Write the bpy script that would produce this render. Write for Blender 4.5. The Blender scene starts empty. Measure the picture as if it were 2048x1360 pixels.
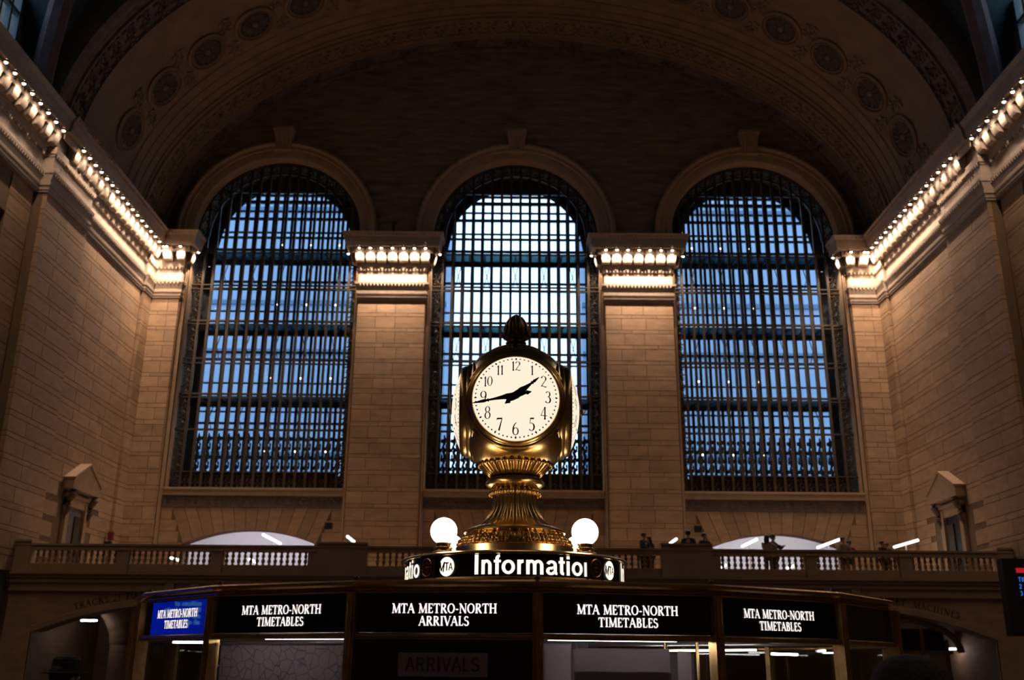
import bpy, math, random
from math import sin, cos, pi, radians, sqrt, atan2, degrees
from mathutils import Matrix, Vector, Euler

random.seed(7)
scene = bpy.context.scene
COL = scene.collection

# ------------------------------------------------------------------ camera
cam_d = bpy.data.cameras.new('camera')
cam = bpy.data.objects.new('camera', cam_d)
COL.objects.link(cam)
scene.camera = cam
cam_d.sensor_fit = 'HORIZONTAL'
cam_d.sensor_width = 36.0
cam_d.lens = 1960 / 2048 * 36.0
cam_d.clip_start = 0.05
cam_d.clip_end = 500
cam_d.dof.use_dof = True
cam_d.dof.focus_distance = 7.5
cam_d.dof.aperture_fstop = 2.6
cam.matrix_world = (Matrix.Translation((-0.15, 0, 1.75))
                    @ Matrix.Rotation(radians(90 + 18.1), 4, 'X')
                    @ Matrix.Rotation(radians(0.48), 4, 'Z'))

# ------------------------------------------------------------------ world (blue evening sky)
world = bpy.data.worlds.new('evening_sky')
scene.world = world
world.use_nodes = True
bg = world.node_tree.nodes['Background']
bg.inputs[0].default_value = (0.56, 0.79, 1.0, 1)
bg.inputs[1].default_value = 2.7

scene.view_settings.view_transform = 'Standard'
scene.view_settings.look = 'None'
scene.view_settings.exposure = 0.0
scene.view_settings.gamma = 1.0
scene.view_settings.use_curve_mapping = False

BULB = 45.0            # cornice bulbs, visible glow
SPOT_W = 640.0         # downlight of each bulb on the piers, watts
SPOT_SIDE_W = 250.0    # the same along the side walls
cy = scene.cycles
cy.max_bounces = 6; cy.diffuse_bounces = 3; cy.glossy_bounces = 3; cy.transmission_bounces = 3; cy.transparent_max_bounces = 10
cy.adaptive_threshold = 0.14; cy.adaptive_min_samples = 20; cy.light_sampling_threshold = 0.03

# ------------------------------------------------------------------ materials
def nodes_of(m):
    m.use_nodes = True
    nt = m.node_tree
    return nt, nt.nodes, nt.links, nt.nodes['Principled BSDF']

def mat(name, col, rough=0.6, metal=0.0, emis=None, estr=0.0, bump=0.0, bscale=20.0, var=0.0, vscale=3.0,
        stretch=(1, 1, 1), rnd=0.0, coat=0.0):
    m = bpy.data.materials.new(name)
    nt, N, Lk, p = nodes_of(m)
    p.inputs['Base Color'].default_value = (*col, 1)
    p.inputs['Roughness'].default_value = rough
    p.inputs['Metallic'].default_value = metal
    p.inputs['Coat Weight'].default_value = coat
    if emis:
        p.inputs['Emission Color'].default_value = (*emis, 1)
        p.inputs['Emission Strength'].default_value = estr
    if var or bump or rnd:
        geo = N.new('ShaderNodeNewGeometry')
        mp = N.new('ShaderNodeMapping')
        mp.inputs['Scale'].default_value = stretch
        Lk.new(geo.outputs['Position'], mp.inputs['Vector'])
    src = None
    if var:
        n = N.new('ShaderNodeTexNoise')
        n.inputs['Scale'].default_value = vscale
        n.inputs['Detail'].default_value = 3
        Lk.new(mp.outputs[0], n.inputs['Vector'])
        r = N.new('ShaderNodeMapRange')
        r.inputs[1].default_value = 0.3; r.inputs[2].default_value = 0.7
        r.inputs[3].default_value = 1 - var; r.inputs[4].default_value = 1 + var
        Lk.new(n.outputs[0], r.inputs[0])
        src = r.outputs[0]
    if rnd:
        oi = N.new('ShaderNodeObjectInfo')
        r2 = N.new('ShaderNodeMapRange')
        r2.inputs[3].default_value = 1 - rnd; r2.inputs[4].default_value = 1 + rnd
        Lk.new(oi.outputs['Random'], r2.inputs[0])
        if src:
            mm = N.new('ShaderNodeMath'); mm.operation = 'MULTIPLY'
            Lk.new(src, mm.inputs[0]); Lk.new(r2.outputs[0], mm.inputs[1])
            src = mm.outputs[0]
        else:
            src = r2.outputs[0]
    if src:
        mx = N.new('ShaderNodeVectorMath'); mx.operation = 'SCALE'
        mx.inputs[0].default_value = col
        Lk.new(src, mx.inputs['Scale'])
        Lk.new(mx.outputs[0], p.inputs['Base Color'])
    if bump:
        n2 = N.new('ShaderNodeTexNoise')
        n2.inputs['Scale'].default_value = bscale
        n2.inputs['Detail'].default_value = 1
        Lk.new(mp.outputs[0], n2.inputs['Vector'])
        b = N.new('ShaderNodeBump')
        b.inputs['Strength'].default_value = bump
        b.inputs['Distance'].default_value = 0.03
        Lk.new(n2.outputs[0], b.inputs['Height'])
        Lk.new(b.outputs[0], p.inputs['Normal'])
    return m

def glass_mat(name, tint=(0.9, 0.95, 1.0), refl=0.08, rough=0.02, rmax=0.8):
    m = bpy.data.materials.new(name)
    m.use_nodes = True
    nt = m.node_tree; N = nt.nodes; Lk = nt.links
    N.clear()
    out = N.new('ShaderNodeOutputMaterial')
    tr = N.new('ShaderNodeBsdfTransparent'); tr.inputs[0].default_value = (*tint, 1)
    gl = N.new('ShaderNodeBsdfGlossy'); gl.inputs['Roughness'].default_value = rough
    fr = N.new('ShaderNodeLayerWeight'); fr.inputs[0].default_value = 0.25
    r = N.new('ShaderNodeMapRange'); r.inputs[3].default_value = refl; r.inputs[4].default_value = rmax
    mx = N.new('ShaderNodeMixShader')
    Lk.new(fr.outputs['Fresnel'], r.inputs[0]); Lk.new(r.outputs[0], mx.inputs[0])
    Lk.new(tr.outputs[0], mx.inputs[1]); Lk.new(gl.outputs[0], mx.inputs[2])
    Lk.new(mx.outputs[0], out.inputs[0])
    return m

def emit_mat(name, col, s):
    m = bpy.data.materials.new(name)
    m.use_nodes = True
    nt = m.node_tree; N = nt.nodes
    N.clear()
    out = N.new('ShaderNodeOutputMaterial'); e = N.new('ShaderNodeEmission')
    e.inputs[0].default_value = (*col, 1); e.inputs[1].default_value = s
    nt.links.new(e.outputs[0], out.inputs[0])
    return m

M = {}
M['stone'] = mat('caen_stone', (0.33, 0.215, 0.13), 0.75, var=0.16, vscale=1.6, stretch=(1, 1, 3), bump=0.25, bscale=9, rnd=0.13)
M['joint'] = mat('stone_joint', (0.15, 0.095, 0.055), 0.9, var=0.1)
M['trim'] = mat('carved_stone', (0.33, 0.265, 0.215), 0.7, var=0.1, vscale=4, bump=0.2, bscale=14)  # whitened to stand in for stone overexposed by the bulbs
M['trim2'] = mat('brown_carved_stone', (0.33, 0.225, 0.14), 0.75, var=0.1, vscale=3, bump=0.2, bscale=12)
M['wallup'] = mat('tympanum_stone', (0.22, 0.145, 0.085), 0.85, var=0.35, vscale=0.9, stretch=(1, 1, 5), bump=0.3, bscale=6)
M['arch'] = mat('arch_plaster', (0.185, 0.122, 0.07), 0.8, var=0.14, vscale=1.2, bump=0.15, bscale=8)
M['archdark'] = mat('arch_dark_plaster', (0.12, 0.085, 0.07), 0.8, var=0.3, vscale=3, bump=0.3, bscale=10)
M['foliage'] = mat('arch_foliage_plaster', (0.21, 0.155, 0.11), 0.8, var=0.2, vscale=6)
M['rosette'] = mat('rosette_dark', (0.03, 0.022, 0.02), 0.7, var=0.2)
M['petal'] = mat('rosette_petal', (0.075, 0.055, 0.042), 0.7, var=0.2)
M['teal'] = mat('ceiling_teal', (0.025, 0.055, 0.058), 0.8, var=0.2, vscale=0.6)
M['rib'] = mat('vault_rib', (0.10, 0.065, 0.07), 0.8, var=0.3, vscale=2, bump=0.5, bscale=5)
M['bronze'] = mat('window_bronze', (0.055, 0.04, 0.026), 0.5, metal=0.3, var=0.2)
M['iron'] = mat('outer_window_iron', (0.035, 0.05, 0.06), 0.6, var=0.1)
M['glass'] = glass_mat('window_glass', (0.93, 0.96, 1.0), 0.004, 0.10, 0.25)
M['floorglass'] = glass_mat('walkway_glass', (0.30, 0.48, 0.50), 0.06, 0.3)
M['bulb'] = emit_mat('cornice_bulb', (1.0, 0.74, 0.52), BULB)
M['wbulb'] = emit_mat('window_bulb', (1.0, 0.82, 0.52), 10)
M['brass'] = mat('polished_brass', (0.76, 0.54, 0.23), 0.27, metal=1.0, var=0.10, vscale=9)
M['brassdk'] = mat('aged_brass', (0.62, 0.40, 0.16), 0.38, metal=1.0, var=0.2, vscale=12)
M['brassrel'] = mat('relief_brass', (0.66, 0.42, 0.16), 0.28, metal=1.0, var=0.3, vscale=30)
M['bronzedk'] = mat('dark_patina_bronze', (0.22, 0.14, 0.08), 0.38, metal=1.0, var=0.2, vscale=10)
M['dial'] = emit_mat('opal_dial', (1.0, 0.80, 0.62), 1.10)
M['ink'] = mat('dial_ink', (0.012, 0.008, 0.008), 0.5)
M['inkred'] = mat('dial_numeral', (0.05, 0.016, 0.012), 0.5)
M['globe'] = emit_mat('white_globe', (1.0, 0.80, 0.62), 9.0)
M['signlit'] = emit_mat('lit_lettering', (1.0, 0.86, 0.80), 1.6)
M['infolit'] = emit_mat('lit_information', (1.0, 0.84, 0.66), 1.5)
M['black'] = mat('black_sign_glass', (0.006, 0.006, 0.007), 0.015, coat=0.3)
M['blackm'] = mat('matte_black', (0.01, 0.01, 0.011), 0.5)
M['bglass'] = glass_mat('booth_glass', (0.92, 0.93, 0.92), 0.02, 0.02, 0.4)
M['tube'] = emit_mat('fluorescent_tube', (1.0, 0.90, 0.90), 20)
M['roomtube'] = emit_mat('room_tube', (0.95, 0.93, 1.0), 16)
M['bar'] = emit_mat('lamp_bar', (1.0, 1.0, 0.97), 5)
M['white'] = mat('white_plaster', (0.75, 0.72, 0.74), 0.7)
M['poster'] = mat('poster_paper', (0.40, 0.36, 0.37), 0.6, var=0.08)
M['paper2'] = mat('pale_paper', (0.55, 0.50, 0.52), 0.6, var=0.05)
M['greyplaque'] = mat('grey_plaque', (0.30, 0.285, 0.34), 0.5)
M['plaqueink'] = mat('plaque_letters', (0.09, 0.03, 0.04), 0.5)
M['blue'] = mat('blue_leaflet', (0.03, 0.05, 0.22), 0.5)
M['screen'] = emit_mat('blue_screen', (0.0, 0.03, 1.0), 1.3)
M['screentext'] = emit_mat('screen_text', (0.12, 0.45, 1.0), 1.9)
M['blueled'] = emit_mat('board_led', (0.04, 0.22, 0.9), 0.9)
M['redled'] = emit_mat('red_led', (0.9, 0.02, 0.03), 0.5)
M['exitred'] = mat('exit_red', (0.16, 0.01, 0.012), 0.5)
M['marble'] = mat('floor_marble', (0.12, 0.085, 0.06), 0.3, var=0.15, vscale=2)
M['facade'] = mat('office_facade', (0.27, 0.34, 0.45), 0.9, var=0.08, vscale=0.3)
M['facadetrim'] = mat('office_trim', (0.10, 0.16, 0.24), 0.9)
M['darkdoor'] = mat('dark_wood', (0.05, 0.035, 0.025), 0.5)
M['inscr'] = mat('inscription', (0.06, 0.04, 0.03), 0.8)
M['skin'] = mat('skin', (0.42, 0.25, 0.18), 0.6)
M['cloth_k'] = mat('black_cloth', (0.012, 0.012, 0.014), 0.9)
M['cloth_b'] = mat('navy_cloth', (0.02, 0.022, 0.035), 0.9)
M['cloth_g'] = mat('grey_cloth', (0.16, 0.14, 0.13), 0.9)
M['cloth_r'] = mat('red_cloth', (0.25, 0.02, 0.02), 0.9)
M['knit'] = mat('grey_knit', (0.05, 0.048, 0.062), 0.95, bump=0.6, bscale=90)
M['hair'] = mat('dark_hair', (0.015, 0.01, 0.008), 0.6)

for q in ('bulb', 'wbulb', 'signlit', 'infolit', 'screentext', 'blueled', 'redled'):
    M[q].cycles.emission_sampling = 'NONE'      # small glows: seen, but not sampled as lamps

def map_poster_mat():
    m = bpy.data.materials.new('street_map_print')
    nt, N, Lk, p = nodes_of(m)
    tc = N.new('ShaderNodeTexCoord')
    v = N.new('ShaderNodeTexVoronoi'); v.feature = 'DISTANCE_TO_EDGE'; v.inputs['Scale'].default_value = 17
    n = N.new('ShaderNodeTexNoise'); n.inputs['Scale'].default_value = 2.6; n.inputs['Detail'].default_value = 2
    r = N.new('ShaderNodeValToRGB')
    r.color_ramp.elements[0].position = 0.0; r.color_ramp.elements[0].color = (0.20, 0.17, 0.17, 1)
    r.color_ramp.elements[1].position = 0.05; r.color_ramp.elements[1].color = (0.44, 0.39, 0.40, 1)
    r2 = N.new('ShaderNodeValToRGB')
    r2.color_ramp.elements[0].position = 0.585; r2.color_ramp.elements[0].color = (0, 0, 0, 1)
    r2.color_ramp.elements[1].position = 0.60; r2.color_ramp.elements[1].color = (1, 1, 1, 1)
    mx = N.new('ShaderNodeMix'); mx.data_type = 'RGBA'
    mx.inputs[7].default_value = (0.08, 0.14, 0.32, 1)
    Lk.new(tc.outputs['Object'], v.inputs['Vector']); Lk.new(tc.outputs['Object'], n.inputs['Vector'])
    Lk.new(v.outputs[0], r.inputs[0]); Lk.new(n.outputs[0], r2.inputs[0])
    Lk.new(r2.outputs[0], mx.inputs[0]); Lk.new(r.outputs[0], mx.inputs[6])
    Lk.new(mx.outputs[2], p.inputs['Base Color'])
    p.inputs['Roughness'].default_value = 0.5
    return m
M['map'] = map_poster_mat()
def backlit(m, w=.6):
    nt = m.node_tree; N = nt.nodes; Lk = nt.links
    p = N['Principled BSDF']; out = N['Material Output']
    tr = N.new('ShaderNodeBsdfTranslucent'); mx = N.new('ShaderNodeMixShader'); mx.inputs[0].default_value = w
    src = p.inputs['Base Color']
    if src.links: Lk.new(src.links[0].from_socket, tr.inputs[0])
    else: tr.inputs[0].default_value = src.default_value
    Lk.new(p.outputs[0], mx.inputs[1]); Lk.new(tr.outputs[0], mx.inputs[2]); Lk.new(mx.outputs[0], out.inputs[0])
for q in ('map', 'poster', 'paper2'): backlit(M[q])

# ------------------------------------------------------------------ mesh helpers
class MB:
    def __init__(s):
        s.v = []; s.f = []
    def add(s, vs, fs):
        b = len(s.v)
        s.v += [tuple(x) for x in vs]
        s.f += [tuple(i + b for i in f) for f in fs]
        return s
    def frustum(s, r0, z0, r1, z1):
        a = r0; b = r1
        vs = [(a[0], a[2], z0), (a[1], a[2], z0), (a[1], a[3], z0), (a[0], a[3], z0),
              (b[0], b[2], z1), (b[1], b[2], z1), (b[1], b[3], z1), (b[0], b[3], z1)]
        return s.add(vs, [(0, 3, 2, 1), (4, 5, 6, 7), (0, 1, 5, 4), (1, 2, 6, 5), (2, 3, 7, 6), (3, 0, 4, 7)])
    def box(s, x0, x1, y0, y1, z0, z1):
        return s.frustum((x0, x1, y0, y1), z0, (x0, x1, y0, y1), z1)
    def xbox(s, mtx, sx, sy, sz):
        vs = [mtx @ Vector((x * sx / 2, y * sy / 2, z * sz / 2)) for z in (-1, 1) for x, y in ((-1, -1), (1, -1), (1, 1), (-1, 1))]
        return s.add(vs, [(0, 3, 2, 1), (4, 5, 6, 7), (0, 1, 5, 4), (1, 2, 6, 5), (2, 3, 7, 6), (3, 0, 4, 7)])
    def bar(s, p, q, w, h=None):
        p = Vector(p); q = Vector(q); d = q - p
        h = h or w
        rot = d.to_track_quat('Y', 'Z').to_matrix().to_4x4()
        return s.xbox(Matrix.Translation((p + q) / 2) @ rot, w, d.length, h)
    def lathe(s, prof, n=48, c=(0, 0, 0), mod=None, cap=True):
        b = len(s.v)
        for i, (r, z) in enumerate(prof):
            for k in range(n):
                a = 2 * pi * k / n
                rr = mod(r, z, a, i) if mod else r
                s.v.append((c[0] + rr * sin(a), c[1] - rr * cos(a), c[2] + z))
        for i in range(len(prof) - 1):
            for k in range(n):
                k2 = (k + 1) % n
                s.f.append((b + i * n + k, b + i * n + k2, b + (i + 1) * n + k2, b + (i + 1) * n + k))
        if cap:
            s.f.append(tuple(b + k for k in range(n))[::-1])
            s.f.append(tuple(b + (len(prof) - 1) * n + k for k in range(n)))
        return s
    def tube(s, pts, r, n=8, close=False):
        pts = [Vector(p) for p in pts]
        b = len(s.v); L = len(pts)
        for i, p in enumerate(pts):
            if close:
                t = pts[(i + 1) % L] - pts[i - 1]
            else:
                t = pts[min(i + 1, L - 1)] - pts[max(i - 1, 0)]
            q = t.to_track_quat('Z', 'Y')
            rr = r[i] if isinstance(r, (list, tuple)) else r
            for k in range(n):
                a = 2 * pi * k / n
                s.v.append(tuple(p + q @ Vector((rr * cos(a), rr * sin(a), 0))))
        m = L if close else L - 1
        for i in range(m):
            j = (i + 1) % L
            for k in range(n):
                k2 = (k + 1) % n
                s.f.append((b + i * n + k, b + i * n + k2, b + j * n + k2, b + j * n + k))
        if not close:
            s.f.append(tuple(b + k for k in range(n))[::-1])
            s.f.append(tuple(b + (L - 1) * n + k for k in range(n)))
        return s
    def ball(s, c, rx, ry=None, rz=None, n=12, m=8):
        ry = ry or rx; rz = rz or rx
        b = len(s.v)
        s.v.append((c[0], c[1], c[2] - rz))
        for j in range(1, m):
            t = -pi / 2 + pi * j / m
            for k in range(n):
                a = 2 * pi * k / n
                s.v.append((c[0] + rx * cos(t) * cos(a), c[1] + ry * cos(t) * sin(a), c[2] + rz * sin(t)))
        s.v.append((c[0], c[1], c[2] + rz))
        top = len(s.v) - 1
        for k in range(n):
            k2 = (k + 1) % n
            s.f.append((b, b + 1 + k2, b + 1 + k))
            for j in range(m - 2):
                s.f.append((b + 1 + j * n + k, b + 1 + j * n + k2, b + 1 + (j + 1) * n + k2, b + 1 + (j + 1) * n + k))
            s.f.append((top, b + 1 + (m - 2) * n + k, b + 1 + (m - 2) * n + k2))
        return s
    def grid(s, fn, nu, nv, closeu=False):
        b = len(s.v)
        for i in range(nu + 1):
            for j in range(nv + 1):
                s.v.append(tuple(fn(i / nu, j / nv)))
        w = nv + 1
        for i in range(nu):
            for j in range(nv):
                s.f.append((b + i * w + j, b + (i + 1) * w + j, b + (i + 1) * w + j + 1, b + i * w + j + 1))
        return s
    def mesh(s, name, m, smooth=False):
        me = bpy.data.meshes.new(name)
        me.from_pydata(s.v, [], s.f)
        me.update()
        if m:
            me.materials.append(M[m] if isinstance(m, str) else m)
        if smooth:
            me.polygons.foreach_set('use_smooth', [True] * len(me.polygons))
            try:
                me.set_sharp_from_angle(angle=radians(38))
            except Exception:
                pass
        return me
    def build(s, name, m, parent=None, smooth=False):
        return obj(name, s.mesh(name, m, smooth), parent)

def obj(name, me, parent=None, mtx=None):
    o = bpy.data.objects.new(name, me)
    COL.objects.link(o)
    if parent:
        o.parent = parent
        o.matrix_parent_inverse = parent.matrix_basis.inverted()
    if mtx is not None:
        o.matrix_basis = mtx
    return o

def local(o):
    """child whose matrix is given in its parent's own frame"""
    o.matrix_parent_inverse = Matrix.Identity(4)
    return o

def tag(o, label=None, cat=None, group=None, kind=None):
    if label: o['label'] = label
    if cat: o['category'] = cat
    if group: o['group'] = group
    if kind: o['kind'] = kind
    return o

def empty(name, loc, label=None, cat=None, group=None, kind=None):
    o = bpy.data.objects.new(name, None)
    COL.objects.link(o)
    o.empty_display_size = 0.1
    o.matrix_basis = Matrix.Translation(loc)
    return tag(o, label, cat, group, kind)

def copy_tree(o, mtx, parent=None):
    c = o.copy(); COL.objects.link(c); c.parent = parent
    c.matrix_basis = mtx
    for ch in o.children:
        d = ch.copy(); COL.objects.link(d); d.parent = c
        for g in ch.children:
            e = g.copy(); COL.objects.link(e); e.parent = d
    return c

CUBES = {}
def cube_obj(name, m, parent, x0, x1, y0, y1, z0, z1):
    """a box piece that shares one unit mesh per material"""
    if m not in CUBES:
        CUBES[m] = MB().box(-.5, .5, -.5, .5, -.5, .5).mesh('unit_block_' + m, m)
    mt = Matrix.Translation(((x0 + x1) / 2, (y0 + y1) / 2, (z0 + z1) / 2)) @ Matrix.Diagonal((abs(x1 - x0), abs(y1 - y0), abs(z1 - z0), 1))
    return obj(name, CUBES[m], parent, mt)

# --------------------------------------------------- lettering made of strokes
def strip(pts, ws):
    return (pts, ws if isinstance(ws, (list, tuple)) else [ws] * len(pts))
def arc(cx, cy, rx, ry, a0, a1, wt, wn, n=14):
    P = []; W = []
    for i in range(n + 1):
        a = radians(a0 + (a1 - a0) * i / n)
        P.append((cx + rx * cos(a), cy + ry * sin(a)))
        W.append(wn + (wt - wn) * abs(cos(a)) ** 1.5)
    return (P, W)
def ln(x0, y0, x1, y1, w, w2=None):
    n = 3
    return ([(x0 + (x1 - x0) * i / n, y0 + (y1 - y0) * i / n) for i in range(n + 1)],
            [w + ((w2 if w2 else w) - w) * i / n for i in range(n + 1)])
TK, TN, SF = .17, .075, .06
def sf(x, y, l=.26):
    return ln(x - l / 2, y, x + l / 2, y, SF)
SER = {
 'M': (1.06, [ln(.14, 0, .18, 1, TN), ln(.16, 1, .52, .04, TK), ln(.52, .04, .88, 1, TN), ln(.88, 1, .92, 0, TK), sf(.14, .03), sf(.92, .03, .3), sf(.12, .97, .2), sf(.92, .97, .2)]),
 'T': (.80, [ln(.40, 0, .40, 1, TK), ln(.04, .95, .76, .95, .09), ln(.05, .97, .04, .74, .06), ln(.75, .97, .76, .74, .06), sf(.40, .03, .34)]),
 'A': (.86, [ln(.08, 0, .42, 1, TN), ln(.40, 1, .76, 0, TK), ln(.2, .36, .62, .36, TN), sf(.08, .03, .24), sf(.76, .03, .28)]),
 'E': (.70, [ln(.2, 0, .2, 1, TK), ln(.1, .96, .6, .96, .08), ln(.1, .04, .62, .04, .08), ln(.2, .52, .48, .52, .07), ln(.59, .97, .59, .78, .06), ln(.61, .03, .63, .24, .06), ln(.48, .62, .48, .42, .05)]),
 'R': (.84, [ln(.2, 0, .2, 1, TK), ln(.1, .96, .38, .96, .08), arc(.38, .745, .22, .215, 90, -90, TK, .08), ln(.2, .53, .40, .53, .07), ln(.38, .52, .72, .02, TK), sf(.2, .03, .3), sf(.76, .03, .16)]),
 'O': (.92, [arc(.46, .5, .36, .47, 0, 360, TK, .07, 28)]),
 '-': (.46, [ln(.08, .38, .38, .38, .11)]),
 'N': (.94, [ln(.16, 0, .16, 1, TN), ln(.14, .98, .78, .02, TK), ln(.78, 0, .78, 1, TN), sf(.16, .03, .24), sf(.78, .97, .24), sf(.10, .97, .18)]),
 'H': (.96, [ln(.2, 0, .2, 1, TK), ln(.76, 0, .76, 1, TK), ln(.2, .52, .76, .52, .08), sf(.2, .03, .32), sf(.2, .97, .32), sf(.76, .03, .32), sf(.76, .97, .32)]),
 'I': (.46, [ln(.23, 0, .23, 1, TK), sf(.23, .03, .34), sf(.23, .97, .34)]),
 'B': (.76, [ln(.2, 0, .2, 1, TK), ln(.1, .96, .36, .96, .08), arc(.36, .755, .2, .205, 90, -90, TK, .08), ln(.2, .54, .38, .54, .07), arc(.38, .28, .24, .25, 90, -90, TK, .08), ln(.1, .04, .38, .04, .08)]),
 'L': (.68, [ln(.2, 0, .2, 1, TK), sf(.2, .97, .32), ln(.1, .04, .58, .04, .08), ln(.58, .03, .62, .26, .06)]),
 'S': (.64, [arc(.31, .74, .2, .22, 20, 270, .13, .08), arc(.31, .27, .23, .25, 90, -160, .17, .08)]),
 'V': (.86, [ln(.10, 1, .46, 0, TK), ln(.46, 0, .78, 1, TN), sf(.1, .97, .28), sf(.78, .97, .24)]),
 'C': (.86, [arc(.48, .5, .38, .47, 48, 312, TK, .07, 24), ln(.74, .92, .74, .68, .06), ln(.74, .1, .76, .28, .05)]),
 'K': (.88, [ln(.2, 0, .2, 1, TK), ln(.24, .46, .68, .97, TN), ln(.34, .58, .76, .02, TK), sf(.2, .03, .3), sf(.2, .97, .3), sf(.7, .97, .22), sf(.8, .03, .2)]),
 '2': (.66, [arc(.32, .72, .21, .25, 160, -30, .14, .06), ln(.50, .60, .10, .06, .07, .06), ln(.08, .05, .56, .05, .11), ln(.56, .04, .58, .2, .05)]),
 '1': (.44, [ln(.23, 0, .23, 1, .13), ln(.08, .84, .23, .99, .06), sf(.23, .03, .3)]),
}
h_ = .075; t_ = .026
DIG = {
 '0': (.62, [arc(.3, .5, .22, .48, 0, 360, h_, t_, 26)]),
 '1': (.40, [ln(.22, .0, .22, 1, h_), ln(.09, .80, .22, 1, t_ * 1.3), sf(.22, .02, .18)]),
 '2': (.64, [arc(.3, .76, .2, .23, 170, -35, h_, t_), ln(.47, .64, .08, .05, t_ * 1.5), arc(.18, .02, .14, .07, 160, 20, t_, h_ * .7, 6), arc(.44, .08, .15, .06, 200, 350, t_, h_ * .8, 6)]),
 '3': (.60, [arc(.27, .76, .18, .22, 155, -80, h_, t_), arc(.25, .27, .24, .27, 88, -150, h_ * 1.2, t_)]),
 '4': (.66, [ln(.42, 0, .42, 1, h_), ln(.42, 1, .05, .28, t_ * 1.2), ln(.03, .28, .60, .28, t_ * 1.4), sf(.42, .02, .18)]),
 '5': (.60, [ln(.14, .97, .48, .99, h_), ln(.15, .97, .11, .56, t_ * 1.3), arc(.24, .31, .25, .30, 112, -140, h_ * 1.2, t_)]),
 '6': (.64, [arc(.31, .29, .23, .28, 0, 360, h_, t_, 22), arc(.50, .36, .42, .62, 105, 190, h_, t_, 12)]),
 '7': (.60, [ln(.08, .95, .54, .95, h_), ln(.07, .97, .07, .82, t_), ln(.54, .95, .25, 0, t_ * 1.6, h_ * 1.2)]),
 '8': (.60, [arc(.29, .76, .18, .23, 0, 360, h_ * .9, t_, 20), arc(.29, .27, .22, .27, 0, 360, h_, t_, 22)]),
 '9': (.64, [arc(.30, .70, .23, .28, 0, 360, h_, t_, 22), arc(.12, .62, .41, .62, 10, -72, h_, t_, 12)]),
}
b_ = .172
def sar(cx, cy, rx, ry, a0, a1, n=14, w=b_):
    return arc(cx, cy, rx, ry, a0, a1, w, w * .86, n)
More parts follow.
